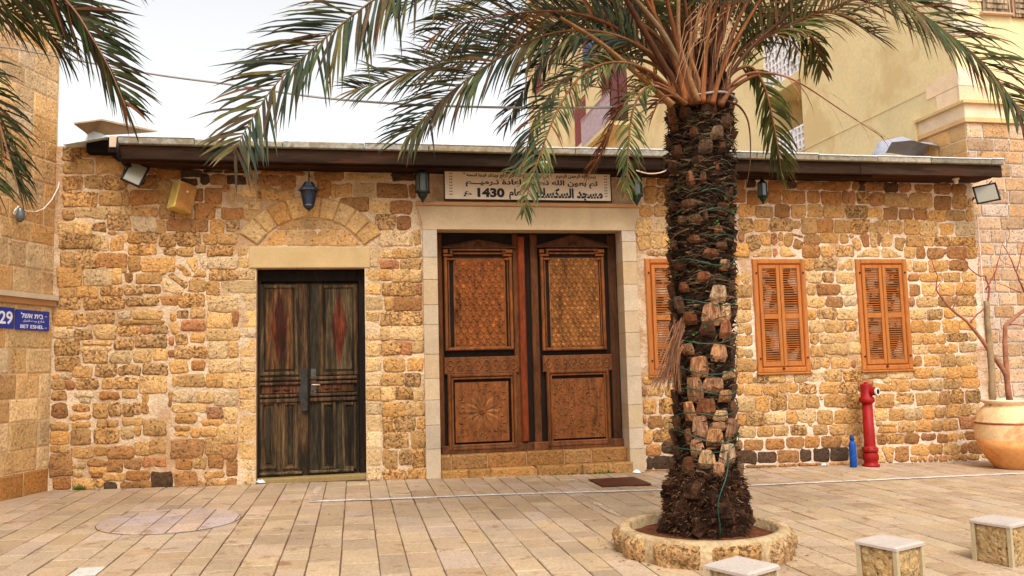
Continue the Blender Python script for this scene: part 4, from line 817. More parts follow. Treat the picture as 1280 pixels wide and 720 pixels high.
# ------------------------------------------------------------------ left building
LD = Vector((-.3105, -.9506, 0)); LN = Vector((.9506, -.3105, 0)); LO = Vector((-3.87, .0, 0))
def lp(s, d, z): return LO + LD * s + LN * d + Vector((0, 0, z))
lb = thing('corner_building', (-4.6, -1, 0), 'pale ashlar stone building at the left edge carrying blue street plates', 'building')
def lbox(mb, s0, s1, d0, d1, z0, z1, col=None):
    mb.add([lp(s0, d0, z0), lp(s1, d0, z0), lp(s1, d1, z0), lp(s0, d1, z0), lp(s0, d0, z1), lp(s1, d0, z1), lp(s1, d1, z1), lp(s0, d1, z1)], ((0, 3, 2, 1), (4, 5, 6, 7), (0, 1, 5, 4), (1, 2, 6, 5), (2, 3, 7, 6), (3, 0, 4, 7)), col)
mb = MB(); lbox(mb, -.02, 3.2, -.5, -.008, -.2, 9.0); lbox(mb, 3.2, 4, -.5, -.008, -.2, 9.0); mb.build('wall', mat('left_pointing', (222, 192, 150), .95, var=.08, bump=.3), lb)
def on_left(px_, py_):
    d = ray(px_, py_); t = (LO - CAM).dot(LN) / d.dot(LN); p = CAM + d * t; return (p - LO).dot(LD), p.z
ms, mz = on_left(35, 373); mzz = mz
z = zg(-4) - .02; k = 0; LBC = [(206, 168, 118), (214, 180, 130), (192, 148, 96), (220, 188, 142), (198, 154, 102), (210, 174, 122)]
cnt = 0
while z < 8.9:
    h = R.choice([.25, .28, .31, .34]); z1 = z + h
    if z < mz - .12 < z1 + .1: z1 = mz - .075
    s = 0.0
    if k % 2: s = -.0
    first = True
    while s < 3.9:
        w = (R.choice([.22, .45]) if first else R.choice([.3, .4, .5, .6])); first = False
        c = R.choice(LBC)
        if z > 4.6: c = R.choice([(216, 182, 140), (208, 170, 124), (222, 190, 152), (202, 160, 108)])
        if z < .3: c = (184, 126, 66)
        if z < 1.9 and z > .6 and .9 < s < 1.25 and k % 2: c = (228, 214, 190)
        mb = MB(); pr = R.uniform(.0, .008)
        stone_mb(mb, [(s + .008, z + .006), (s + w - .008, z + .006), (s + w - .008, z1 - .006), (s + .008, z1 - .006)], jc(c, .07), .006 + pr, .01, .003, base=.0, mapf=lambda q: lp(q[0], -.008 - q[1], q[2]))
        if cnt < 230 : mb.build('stone_block', M['stone_soft'], lb, fixn=True)
        cnt += 1; s += w
    z = z1; k += 1
    if abs(z - (mz - .075)) < .001:
        mb = MB(); lbox(mb, -.01, 3.6, -.05, .075, mz - .0, mz + .065, lin((204, 184, 156))); lbox(mb, -.005, 3.6, -.05, .045, mz - .075, mz - .0, lin((180, 134, 88))); mb.build('string_course', M['smooth_stone'], lb); z = mz + .066
for s_ in (0,):
    pass
# street plates
def plate(x0, y0, x1, y1, name, label, group=None):
    s0, z1 = on_left(x1, (y0)); s1, z0 = on_left(x0, y1)
    t = thing(name, lp((s0 + s1) / 2, .02, z0), label, 'street sign', 'blue street plates on the left building')
    mb = MB(); lbox(mb, s0, s1, .012, .022, z0, z1, lin((18, 52, 150))); mb.build('plate', M['enamel'], t)
    return t, s0, s1, z0, z1
XA = -LD
def ltext(t, s, sa, sb, za, zb_, bold=0.0): text_mesh('lettering', s, sb - sa, zb_ - za, M['enamel'], t, lp((sa + sb) / 2, .0235, (za + zb_) / 2), XA, LN, bold, lin((236, 238, 245)), .001)
t, s0, s1, z0, z1 = plate(17.5, 390, 60, 412, 'street_name_plate', 'blue plate with the street name in Hebrew, Arabic and English on the left building')
h = z1 - z0; w = s1 - s0
he = 'בית אשל'[::-1]
ltext(t, he, s0 + w * .2, s0 + w * .86, z0 + h * .60, z0 + h * .88, .02); ltext(t, '-', s0 + w * .08, s0 + w * .14, z0 + h * .72, z0 + h * .745)
ltext(t, arab('شارع بيت اشيل'), s0 + w * .16, s0 + w * .80, z0 + h * .37, z0 + h * .53)
ltext(t, 'BET ESHEL', s0 + w * .18, s0 + w * .87, z0 + h * .09, z0 + h * .27, .01); ltext(t, '-', s0 + w * .08, s0 + w * .14, z0 + h * .14, z0 + h * .16)
t, s0, s1, z0, z1 = plate(-14, 385, 16.2, 409.5, 'house_number_plate', 'blue plate with the white number 29 on the left building'); h = z1 - z0; w = s1 - s0
ltext(t, '29', s0 + w * .08, s0 + w * .66, z0 + h * .2, z0 + h * .82, .02)
mb = MB(); pts = []
for x, y in ((77.5, 183), (74, 215), (70, 235), (62, 250), (52, 261), (42, 265), (30, 264), (20, 258), (16, 268), (22, 275), (14, 266), (18, 260)):
    s, z = on_left(x, y); pts.append(lp(s, .03, z))
mb.tube(pts, .008, 5, lin((232, 222, 212))); tag(mb.build('wall_cable', M['plastic'], smooth=True), 'thin white cable looping down the corner of the left building', 'cable')
s, z = on_left(17, 268); mb = MB(); c = lp(s, .09, z); mb.lathe(c, [(.01, .09), (.035, .07), (.04, .02), (.055, -.02), (.05, -.07), (.02, -.1)], 10, lin((206, 176, 160))); tag(mb.build('lamp_holder', M['glass_dark'], smooth=True), 'small bulb in its holder at the end of the white cable on the left building', 'lamp')

# ------------------------------------------------------------------ apartment building with its stone base
ab = thing('apartment_building', (13, 10, 0), 'tall pale yellow rendered apartment building with white lattice balconies behind the mosque', 'building')
AX = 10.15; YE = 34.1; ZT = 24.0
def awall(mb, y0, y1, z0, z1, d0=0.0, d1=.35, col=None): mb.box(AX + d0, y0, z0, AX + d1, y1, z1, col)
ho = []      # openings in the long side wall (y0, y1, z0, z1)
def hole(a, b_, c, d): ho.append((a, b_, c, d))
# lower recess pair and the window openings
def ayz(px_, py_): p = at_x(px_, py_, AX); return p.y, p.z
hole(5.1, 6.75, 5.2, 9.8); hole(11.5, 12.6, 7.3, 10.3); hole(16.9, 20.5, 10.4, 14.2); hole(22.4, 24.4, 11.4, 13.4); hole(30.6, 32.3, 16.5, 18.1)
ys = sorted(set([.25, YE] + [h_[0] for h_ in ho] + [h_[1] for h_ in ho])); zs2 = sorted(set([-.2, 5.4, ZT] + [h_[2] for h_ in ho] + [h_[3] for h_ in ho]))
mb = MB()
for i in range(len(ys) - 1):
    for j in range(len(zs2) - 1):
        cy, cz = (ys[i] + ys[i + 1]) / 2, (zs2[j] + zs2[j + 1]) / 2
        if any(h_[0] < cy < h_[1] and h_[2] < cz < h_[3] for h_ in ho): continue
        mb.box(AX, ys[i], zs2[j], AX + .35, ys[i + 1], zs2[j + 1])
mb.box(AX + .35, .25, -.2, 18, .6, ZT); mb.box(AX + .351, YE - .35, -.2, 18, YE - .001, ZT); mb.box(17.65, .6, -.2, 18, YE - .35, ZT); mb.box(AX, .25, ZT, 18, YE, ZT + .3)
for a, b_, c, d in ho: mb.box(AX + 1.2, a - .6, c - .3, AX + 1.3, b_ + .6, d + .3)
for a, b_, c, d in ho[:2]:
    mb.box(AX + .35, a - .12, c - .1, AX + 1.2, a - .002, d + .1); mb.box(AX + .35, b_ + .002, c - .1, AX + 1.2, b_ + .12, d + .1); mb.box(AX + .35, a - .002, d + .002, AX + 1.2, b_ + .002, d + .12)
mb.box(AX + .02, 5.102, 7.97, AX + 1.18, 6.748, 8.17)
mb.build('wall', M['plaster'], ab)
def lattice(y0, y1, z0, z1, py=.16, pz=.17, X_=AX + .03):
    mb = MB(); c = lin((240, 236, 236)); t_ = .045
    ny = max(1, round((y1 - y0) / py)); nz4 = max(1, round((z1 - z0) / pz))
    for i in range(ny + 1):
        y = y0 + (y1 - y0) * i / ny; tt = t_ * (1.9 if i == ny // 2 else 1); mb.box(X_, y - tt / 2, z0, X_ + .08, y + tt / 2, z1, c)
    for j in range(nz4 + 1):
        z = z0 + (z1 - z0) * j / nz4; mb.box(X_ + .008, y0, z - t_ / 2, X_ + .072, y1, z + t_ / 2, c)
    return mb.build('balcony_lattice', M['paint'], ab, label='white pierced balcony screen')
lattice(5.1, 6.75, 8.19, 9.75); lattice(5.1, 6.25, 5.4, 6.88); lattice(11.52, 12.58, 8.45, 10.25)
mb = MB()
for j in range(6):
    for i in range(3):
        mb.box(AX + .02, 11.53 + i * .36 + (.1 if j % 2 else 0), 7.55 + j * .145, AX + .14, 11.53 + i * .36 + .33 + (.1 if j % 2 else 0), 7.55 + j * .145 + .13, jc((176, 84, 44), .12))
mb.build('brick_infill', M['stone'], ab, label='orange brick panel below the narrow lattice')
# balcony with railing and red door
mb = MB(); mb.box(AX - .75, 16.8, 10.3, AX + .02, 20.7, 10.45, lin((214, 196, 150))); mb.build('balcony_slab', M['ashlar'], ab)
rail = MB()
for i in range(33):
    y = 16.85 + i * .12; rail.box(AX - .74, y, 10.45, AX - .715, y + .03, 11.6, lin((196, 168, 172)))
rail.box(AX - .75, 16.8, 11.58, AX - .7, 20.72, 11.64, lin((150, 130, 130))); rail.box(AX - .735, 16.85, 10.5, AX - .725, 20.68, 11.4, lin((168, 148, 150)))
rail.build('balcony_railing', M['paint'], ab)
mb = MB()
for y0_, y1_ in ((17.1, 18.0), (18.2, 19.0), (19.3, 20.2)): mb.box(AX + .05, y0_, 10.45, AX + .12, y1_, 13.4, lin((112, 44, 32)))
mb.build('balcony_door', M['shutter'], ab, label='red wooden balcony doors')
for y0_, y1_, z0_, z1_ in ((22.45, 24.35, 11.45, 13.35), (30.65, 32.25, 16.55, 18.05)):
    fo = MB(); fo.box(AX + .02, y0_, z0_, AX + .06, y1_, z1_, lin((156, 76, 64))); w_ = fo.build('window_shutter', M['shutter'], ab, label='closed red wooden shutters')
    for q in range(2):
        a_ = y0_ + .06 + q * (y1_ - y0_) / 2
        for i in range(14):
            zq = z0_ + .1 + i * (z1_ - z0_ - .2) / 14; mb = MB(); mb.box(AX - .005, a_, zq, AX + .02, a_ + (y1_ - y0_) / 2 - .12, zq + .06, lin((140, 62, 50))); mb.build('slat', M['shutter'], w_)
# stone base: front face flush with the mosque wall, left side running back
FY = .12
mb = MB(); mb.box(10.12, FY + .01, -.3, 17.9, .248, 5.42); mb.box(10.122, .25, 3.5, 10.149, 1.30, 5.42); mb.build('stone_base', M['whitemortar'], ab)
TC = [(196, 160, 126), (188, 150, 112), (200, 168, 136), (180, 142, 102), (202, 172, 142)]
z = zg(10) - .05; k = 0; cnt = 0; tb = MB()
while z < 5.40:
    h = min(R.choice([.2, .215, .23]), 5.415 - z)
    if 5.415 - z - h < .08: h = 5.415 - z
    x = 10.12; x += 0
    f = True
    while x < 13.4:
        w = R.choice([.28, .36, .44, .52]) * (.6 if f and k % 2 else 1); f = False
        t_ = MB(); stone_mb(t_, [(x + .009, z + .009), (x + w - .009, z + .009), (x + w - .009, z + h - .009), (x + .009, z + h - .009)], jc(R.choice(TC), .05), .010, .012, .005, base=0, y=FY)
        if x < 12: t_.build('stone_block', M['stone_soft'], ab, fixn=False)
        x += w; cnt += 1
    # side wall blocks above the roof
    if z > 4.4:
        yy = FY
        while yy < 1.28:
            w = min(R.choice([.3, .4, .5]), 1.3 - yy); t_ = MB()
            stone_mb(t_, [(yy + .007, z + .006), (yy + w - .007, z + .006), (yy + w - .007, z + h - .006), (yy + .007, z + h - .006)], jc((204, 160, 104), .1), .012, .012, .004, base=0, mapf=lambda q: Vector((10.122 + q[1], q[0], q[2])))
            t_.build('stone_block', M['ashlar'], ab, fixn=True); yy += w
    z += h; k += 1
# stepped stone cornice on front and side
for zz, hh, pr, c in ((5.42, .075, .05, (214, 172, 120)), (5.495, .24, .025, (226, 200, 166)), (5.735, .05, .09, (206, 176, 126))):
    mb = MB(); mb.box(10.12 - pr, FY - pr, zz, 13.8, .3, zz + hh, lin(c)); mb.box(10.12 - pr, .3, zz, 10.149, 1.25, zz + hh, lin(c)); mb.build('cornice', M['smooth_stone'], ab)
mb = MB(); mb.box(10.03, 1.25, 4.7, 10.149, 1.48, 5.80, lin((214, 186, 128))); mb.build('pilaster', M['plaster'], ab)
for i, (z0_, wf, ws) in enumerate(((5.80, .55, .5), (6.10, .3, .75), (6.98, .55, .3), (7.35, .3, .3), (7.62, .6, .3))):
    mb = MB(); mb.box(AX - .018, .228, z0_, AX + wf, .28, z0_ + .29, jc((222, 196, 166), .05)); mb.box(AX - .018, .28, z0_, AX + .01, .28 + ws, z0_ + .29, jc((222, 196, 166), .05)); mb.build('quoin', M['smooth_stone'], ab)
mb = MB(); mb.add([(AX - .012, .3, 6.26), (AX - .012, 9, 6.26), (AX + .01, 9, 6.26), (AX + .01, .3, 6.26), (AX - .012, .3, 6.30), (AX - .012, 9, 6.30), (AX + .01, 9, 6.30), (AX + .01, .3, 6.30)], ((0, 3, 2, 1), (4, 5, 6, 7), (0, 1, 5, 4), (1, 2, 6, 5), (2, 3, 7, 6), (3, 0, 4, 7)), (1, 1, 1, 1)); mb.build('render_band', M['plaster'], ab)
wp = at_y(1230, 14, .2)
fo = MB(); fo.box(wp.x, .20, wp.z, wp.x + .52, .248, wp.z + 1.3, lin((150, 126, 98))); fo.box(wp.x + .58, .20, wp.z - .06, wp.x + 1.2, .248, wp.z + 1.3, lin((150, 118, 96))); fw_ = fo.build('window_shutter', M['oldwood'], ab, label='weathered brown shutters at the upper right')
for q, zz0 in ((wp.x, wp.z), (wp.x + .58, wp.z - .06)):
    for i in range(12):
        mb = MB(); mb.box(q + .05, .186, zz0 + .06 + i * .1, q + .47, .205, zz0 + .12 + i * .1, lin((168, 146, 116))); mb.build('slat', M['oldwood'], fw_)
mb = MB(); mb.bev(wp.x - .05, .17, wp.z - .05, wp.x + .56, .26, wp.z - .004, .01, lin((190, 160, 130))); mb.build('window_sill', M['smooth_stone'], fw_)
# blue cloth on an upper balcony
mb = MB(); q = at_x(742, 52, AX - .1)
for i in range(6):
    mb.add([(AX - .1 - .03 * (i % 2), q.y - 1 + i * .45, q.z - .5), (AX - .1 - .03 * ((i + 1) % 2), q.y - .55 + i * .45, q.z - .5), (AX - .1 - .03 * ((i + 1) % 2), q.y - .55 + i * .45, q.z + .7), (AX - .1 - .03 * (i % 2), q.y - 1 + i * .45, q.z + .7)], [(0, 1, 2, 3)], lin((70, 104, 140)))
tag(mb.build('blue_cloth', M['tarp'] if False else M['sheet'], fixn=False), 'blue cloth hung high on the yellow building, seen through the palm fronds', 'cloth')

# grey tarpaulin on the roof
mb = MB(); prof = [at_y(1093, 196, .9), at_y(1100, 176, .9), at_y(1125, 172.5, .95), at_y(1143, 178, .95), at_y(1163, 180, 1.0), at_y(1168, 200, 1.0)]
nn = len(prof); rows = 5
for r_ in range(rows):
    for i, p in enumerate(prof):
        t_ = r_ / (rows - 1); mb.v.append(Vector((p.x + .05 * math.sin(r_ * 2 + i), p.y - .25 + t_ * .5, 4.58 + (p.z - 4.58) * (.55 + .45 * math.sin(math.pi * min(1, .25 + t_ * .6))) + .02 * math.sin(i * 3 + r_))))
for r_ in range(rows - 1):
    for i in range(nn - 1): mb.face((r_ * nn + i, r_ * nn + i + 1, (r_ + 1) * nn + i + 1, (r_ + 1) * nn + i))
tag(mb.build('tarpaulin', M['tarp'], smooth=True), 'grey tarpaulin bundled on the roof beside the stone base of the yellow building', 'tarpaulin')

# ------------------------------------------------------------------ drain grate
gr = thing('drain_grate', at_g(772, 604), 'dark rusty drain grate set in the paving in front of the great door', 'drain grate')
gp = [at_g(736, 600), at_g(795, 598), at_g(812, 607), at_g(752, 610)]
gx0, gx1, gy0, gy1 = 3.10, 3.77, -1.38, -.69
mb = MB(); mb.add([(gx0, gy0, zg(gx0) + .006), (gx1, gy0, zg(gx1) + .006), (gx1, gy1, zg(gx1) + .006), (gx0, gy1, zg(gx0) + .006)], [(0, 1, 2, 3)], lin((42, 26, 20))); mb.build('frame', M['metal'], gr, fixn=False)
for i in range(17):
    y = gy0 + .02 + i * .04; mb = MB(); mb.box(gx0 + .01, y, zg(gx0) - .004, gx1 - .01, y + .024, zg(gx0) + .014, lin((104, 62, 46))); mb.build('bar', M['metal'], gr)

# ------------------------------------------------------------------ hydrant and blue cylinder
hp = at_g(1089, 583); hz0 = zg(hp.x)
hy = thing('fire_hydrant', Vector((hp.x, hp.y, hz0)), 'tall red fire hydrant standing against the stone wall below the right window', 'fire hydrant')
RD = lin((146, 22, 18)); c = Vector((hp.x, hp.y, hz0))
mb = MB(); mb.lathe(c, [(.125, 0), (.125, .03), (.10, .045), (.095, .07), (.115, .11), (.12, .15), (.105, .2), (.095, .23)], 20, RD); mb.build('base', M['paint'], hy, smooth=True)
mb = MB(); mb.lathe(c, [(.115, .225), (.118, .235), (.118, .27), (.10, .285), (.084, .30), (.082, .32), (.074, .96)], 20, RD); mb.build('barrel', M['paint'], hy, smooth=True)
mb = MB(); mb.lathe(c, [(.08, .95), (.105, .97), (.112, .985), (.112, 1.02), (.10, 1.04), (.085, 1.05), (.085, 1.22), (.078, 1.24), (.03, 1.245), (.03, 1.27)], 20, RD); mb.build('head', M['paint'], hy, smooth=True)
oc = c + Vector((.03, -.05, 1.13)); od = Vector((.45, -.89, 0)).normalized()
mb = MB(); mb.tube([oc, oc + od * .10], .062, 16, RD); mb.build('outlet', M['paint'], hy)
mb = MB(); mb.tube([oc + od * .10, oc + od * .125], .06, 16, lin((222, 215, 205))); mb.tube([oc + od * .1255, oc + od * .128], .040, 16, lin((20, 20, 20))); mb.build('outlet_cap', M['paint'], hy)
for k in range(8):
    mb = MB(); a = 2 * math.pi * k / 8; mb.lathe(c + Vector((.108 * math.cos(a), .108 * math.sin(a), .236)), [(.01, 0), (.01, .05)], 6, lin((120, 20, 18))); mb.build('bolt', M['paint'], hy)
bp_ = at_g(1067, 584); c = Vector((bp_.x, bp_.y, zg(bp_.x)))
bl = thing('gas_cylinder', c, 'slim blue cylinder standing beside the red hydrant', 'cylinder')
mb = MB(); mb.lathe(c, [(.045, 0), (.052, .01), (.052, .33), (.046, .36), (.028, .385), (.026, .40)], 16, lin((24, 74, 150))); mb.build('body', M['paint'], bl, smooth=True)
mb = MB(); mb.lathe(c, [(.03, .40), (.034, .41), (.034, .455), (.02, .475)], 12, lin((18, 60, 126))); mb.build('cap', M['paint'], bl, smooth=True)

# ------------------------------------------------------------------ big pot with a bare shrub
pp = Vector((9.52, -.95, zg(9.5)))
pot = thing('clay_pot', pp, 'big round clay pot at the right end of the wall', 'pot')
TT, TO = lin((222, 186, 136)), lin((214, 150, 88))
mb = MB(); mb.lathe(pp, [(0.199, 0), (0.229, .03), (0.321, .15), (0.405, .30), (0.448, .44)], 40, TO); 
mb.lathe(pp, [(0.448, .44), (0.457, .55), (0.444, .66)], 40, TT, cap=False); mb.lathe(pp, [(0.444, .70), (0.405, .80), (0.337, .89), (0.283, .93)], 40, TT, cap=False); mb.build('body', M['pot'], pot, smooth=True, fixn=False)
mb = MB(); mb.lathe(pp, [(0.444, .66), (0.451, .665), (0.451, .675), (0.440, .68)], 40, lin((150, 70, 60)), cap=False); mb.lathe(pp, [(0.440, .68), (0.451, .685), (0.450, .70), (0.440, .705)], 40, TT, cap=False); mb.build('band', M['pot'], pot, smooth=True, fixn=False)
mb = MB(); mb.lathe(pp, [(0.283, .92), (0.287, .95), (0.321, .965), (0.340, .99), (0.337, 1.01), (0.298, 1.015), (0.275, .98), (0.268, .90)], 40, lin((226, 196, 160)), cap=False); mb.build('rim', M['pot'], pot, smooth=True, fixn=False)
mb = MB(); mb.lathe(pp, [(0.275, .90), (0.001, .93)], 20, None, cap=False); mb.build('soil', M['soil'], pot, fixn=False)
shr = thing('bare_shrub', pp + Vector((0, 0, .9)), 'leafless shrub with twisting reddish branches in the big clay pot', 'shrub')
BR = """1264,508 1258,468 1238,440 1222,418 1209,402 1190,388 1178,374|.042 .012|o
1178,374 1170,362 1172,345 1166,330 1163,318|.012 .004|r
1241,508 1239,450 1234,400 1233,376|.05 .04|g
1233,400 1237,360 1232,345 1224,345 1214,338 1206,325 1204,300|.016 .004|r
1232,362 1244,340 1249,322 1252,306|.012 .003|r
1262,508 1256,440 1256,408 1275,392 1292,380|.04 .022|o
1256,408 1264,405 1292,409|.012 .006|r
1288,384 1279,360 1272,345 1262,320 1250,298|.018 .003|r
1276,366 1262,360 1244,352|.010 .003|r
1212,404 1222,392 1232,384 1236,378|.012 .008|r
1270,340 1276,318 1281,300|.008 .003|r
1190,388 1196,372 1205,352|.007 .003|r
1170,362 1178,350 1177,338|.006 .002|r
1206,325 1198,318 1192,308|.006 .002|r
1224,345 1222,330 1228,312|.006 .002|r
1209,402 1200,395 1186,398|.006 .002|r
1285,300 1290,330 1287,384|.006 .016|r
1258,310 1262,292 1258,280|.005 .002|r
1249,322 1256,330 1268,333|.005 .002|r
1238,440 1226,436 1214,440|.006 .002|r
1244,352 1242,338 1246,330|.005 .002|r"""
for i, ln in enumerate(BR.split('\n')):
    a, r_, cc = ln.split('|'); r0_, r1_ = map(float, r_.split()); pts = []; ptl = a.split(); yo = R.uniform(-.08, .08)
    for k, q in enumerate(ptl):
        x, y = map(float, q.split(',')); t_ = k / (len(ptl) - 1); p = at_y(x, y, pp.y + (yo * t_ if i > 0 else 0)); pts.append(p)
    fine_ = []
    for k in range(len(pts) - 1):
        for s_ in range(3): fine_.append(pts[k].lerp(pts[k + 1], s_ / 3) + Vector((R.uniform(-.006, .006), R.uniform(-.01, .01), R.uniform(-.006, .006))))
    fine_.append(pts[-1]); rr = [r0_ + (r1_ - r0_) * k / (len(fine_) - 1) for k in range(len(fine_))]
    mb = MB(); mb.tube(fine_, rr, 7, lin({'o': (150, 100, 74), 'r': (150, 78, 66), 'g': (150, 126, 92)}[cc])); mb.build('trunk' if r0_ > .035 else 'branch', M['stalk'], shr, smooth=True)

# ------------------------------------------------------------------ stone seats (cubes)
def cube_seat(fr, ang, s_, h_, label):
    """fr: front corner on the ground"""
    u = Vector((math.cos(ang), math.sin(ang), 0)); v = Vector((-u.y, u.x, 0)); cc = fr + (u + v) * (s_ / 2)
    z0 = zg(cc.x) - .01; c = Vector((cc.x, cc.y, z0)); t = thing('stone_bollard', c, label, 'bollard', 'cube shaped stone bollards'); X = xf_of(c, Matrix.Rotation(ang, 3, 'Z')); q = s_ / 2
    mb = MB(); n = 12; e = .03
    for k in range(4):
        rot = Matrix.Rotation(k * math.pi / 2, 3, 'Z'); b = len(mb.v)
        for j in range(n + 1):
            for i in range(n + 1):
                xx = -q + e + (2 * q - 2 * e) * i / n; zz = .0 + (h_ - .035) * j / n; edge = (0 < i < n and 0 < j < n)
                mb.v.append(rot @ Vector((xx, -q + .008 + (noise.noise(Vector((xx * 16 + k * 7 + c.x, zz * 16, c.y))) * .014 if edge else .012), zz)))
        for j in range(n):
            for i in range(n): a = b + j * (n + 1) + i; mb.face((a, a + 1, a + n + 2, a + n + 1), jc((170, 140, 96), .07))
    mb.build('rough_face', M['stone'], t, xf=X, smooth=True, fixn=False)
    for sx in (-1, 1):
        for sy in (-1, 1): mb = MB(); mb.box(min(sx * q, sx * (q - e)), min(sy * q, sy * (q - e)), 0, max(sx * q, sx * (q - e)), max(sy * q, sy * (q - e)), h_ - .03, lin((176, 158, 124))); mb.build('edge_strip', M['smooth_stone'], t, xf=X)
    mb = MB(); b_ = .012; p_ = q + .004
    mb.add([(-p_, -p_, h_ - .03), (p_, -p_, h_ - .03), (p_, p_, h_ - .03), (-p_, p_, h_ - .03), (-p_, -p_, h_ - b_), (p_, -p_, h_ - b_), (p_, p_, h_ - b_), (-p_, p_, h_ - b_), (-p_ + b_, -p_ + b_, h_), (p_ - b_, -p_ + b_, h_), (p_ - b_, p_ - b_, h_), (-p_ + b_, p_ - b_, h_)],
           ((3, 2, 1, 0), (0, 1, 5, 4), (1, 2, 6, 5), (2, 3, 7, 6), (3, 0, 4, 7), (4, 5, 9, 8), (5, 6, 10, 9), (6, 7, 11, 10), (7, 4, 8, 11), (8, 9, 10, 11)), lin((176, 162, 150)))
    mb.build('top_slab', M['smooth_stone'], t, xf=X)
bh = .335
for (lx, ly), (fx, fy), (rx_, ry_), lab in (((1213, 646), (1262, 654), (1300, 647), 'cube shaped stone bollard nearest the right edge, behind the other two'),
                                     ((1071, 671), (1120, 682), (1154, 673), 'cube shaped stone bollard between the palm ring and the right edge'),
                                     ((882, 702), (934, 714), (975, 704), 'cube shaped stone bollard directly in front of the palm ring')):
    L_, F_, R_ = at_g(lx, ly, bh), at_g(fx, fy, bh), at_g(rx_, ry_, bh)
    u = (R_ - F_); u.z = 0; v = (L_ - F_); v.z = 0
    ang = (math.atan2(u.y, u.x) + math.atan2(v.y, v.x) - math.pi / 2) / 2
    print('seat', round(u.length, 3), round(v.length, 3), round(math.degrees(ang), 1))
    cube_seat(Vector((F_.x, F_.y, 0)), ang, .315, bh, lab)

# ------------------------------------------------------------------ palm ring
RC = Vector((2.88, -4.96, 0)); zr = zg(RC.x)
rg_ = thing('planter_ring', Vector((RC.x, RC.y, zr)), 'low round ring of rough tan stones around the palm', 'planter')
ro_, ri_, rh = .725, .60, .215
mb = MB(); n = 64
mb.lathe(Vector((RC.x, RC.y, zr)), [(ro_ - .02, -.02), (ro_ - .015, rh - .03), (ro_ - .035, rh - .006), (ri_ + .02, rh - .004), (ri_ + .005, rh - .02), (ri_, .0)], n, lin((176, 150, 112)), cap=False); mb.build('mortar_kerb', M['mortar_tint'], rg_, fixn=False, smooth=True)
ang = 0; segs = [34, 40, 30, 42, 36, 28, 38, 40, 34, 38]
for w in segs:
    mb = MB(); a0 = ang + 3; a1 = ang + w - 3; ang += w; nu, nv = 10, 6; b = len(mb.v); col = jc((178, 138, 92), .08)
    for j in range(nv + 1):
        for i in range(nu + 1):
            a = math.radians(a0 + (a1 - a0) * i / nu); t_ = j / nv; ed = 1 - max(abs(i / nu * 2 - 1) ** 6, (abs(t_ * 2 - 1) ** 5 if t_ > .5 else 0))
            r_ = ro_ - .025 + .05 * ed ** .5 + noise.noise(Vector((math.cos(a) * 6, math.sin(a) * 6, t_ * 2 + ang))) * .028 * ed - (.015 * (1 - t_) if t_ < .2 else 0)
            mb.v.append(Vector((RC.x + r_ * math.cos(a), RC.y + r_ * math.sin(a), zr - .01 + (rh - .015) * t_)))
    for j in range(nv):
        for i in range(nu): q = b + j * (nu + 1) + i; mb.face((q, q + 1, q + nu + 2, q + nu + 1), col)
    mb.build('stone', M['stone_pit'], rg_, fixn=False, smooth=True)
mb = MB(); b0 = 0; nr, na = 7, 36
for i in range(nr + 1):
    for k in range(na):
        a = 2 * math.pi * k / na; r_ = ri_ * i / nr + .004; mb.v.append(Vector((RC.x + r_ * math.cos(a), RC.y + r_ * math.sin(a), zr + .125 + .02 * noise.noise(Vector((r_ * 5 * math.cos(a), r_ * 5 * math.sin(a), 3))) + .04 * (1 - i / nr))))
for i in range(nr):
    for k in range(na): mb.face((i * na + k, i * na + (k + 1) % na, (i + 1) * na + (k + 1) % na, (i + 1) * na + k))
mb.build('soil', M['soil'], rg_, smooth=True, fixn=False)
for i, (x, y, lab) in enumerate(((822, 650, 'round metal ground spotlight in the palm ring left of the trunk'), (962, 655, 'round metal ground spotlight in the palm ring right of the trunk'))):
    p = at_g(x, y, .14); c = Vector((p.x, p.y, p.z)); t = thing('ground_spotlight', c, lab, 'spotlight', 'round ground spotlights in the palm ring'); X = xf_of(c, basis(0, math.radians(-38 if i == 0 else -10), 0))
    mb = MB(); mb.lathe((0, 0, 0), [(.05, -.06), (.06, 0), (.068, .005), (.068, .018), (.056, .02)], 18, lin((150, 150, 158))); mb.build('housing', M['metal'], t, xf=X, smooth=True)
    mb = MB(); mb.lathe((0, 0, 0), [(.055, .021), (.03, .027), (.002, .03)], 18, (1, 1, 1, 1)); mb.build('lens', M['lens'], t, xf=X, smooth=True)

# ------------------------------------------------------------------ date palm
PXY = Vector((2.99, -4.93, 0)); PBZ = zr + .12
palm = thing('date_palm', Vector((PXY.x, PXY.y, PBZ)), 'tall date palm with shaggy trunk and cut leaf bases, growing in the stone ring', 'palm tree')
RP = [(0.05, .37), (.2, .375), (.4, .37), (.55, .34), (.66, .30), (.8, .275), (1.1, .262), (1.5, .265), (1.9, .272), (2.3, .278), (2.7, .285), (3.1, .30), (3.4, .305), (3.65, .29), (3.85, .28), (4.1, .27), (4.4, .2)]
def trad(z):
    for i in range(len(RP) - 1):
        if z <= RP[i + 1][0]:
            t_ = max(0, (z - RP[i][0]) / (RP[i + 1][0] - RP[i][0])); return RP[i][1] + (RP[i + 1][1] - RP[i][1]) * t_
    return .12
def tax(z): return Vector((2.93 + (z - .1) * .034, PXY.y + .02, z))      # slight lean
mb = MB(); nz5, na = 110, 44
for j in range(nz5 + 1):
    z = .1 + 4.3 * j / nz5
    for k in range(na):
        a = 2 * math.pi * k / na; w_ = .11 if z < .65 else .02
        r_ = trad(z) - .045 + noise.noise(Vector((math.cos(a) * 3, math.sin(a) * 3, z * 5))) * w_ + noise.noise(Vector((math.cos(a) * 9, math.sin(a) * 9, z * 14))) * w_ * .7
        mb.v.append(tax(z) + Vector((r_ * math.cos(a), r_ * math.sin(a), 0)))
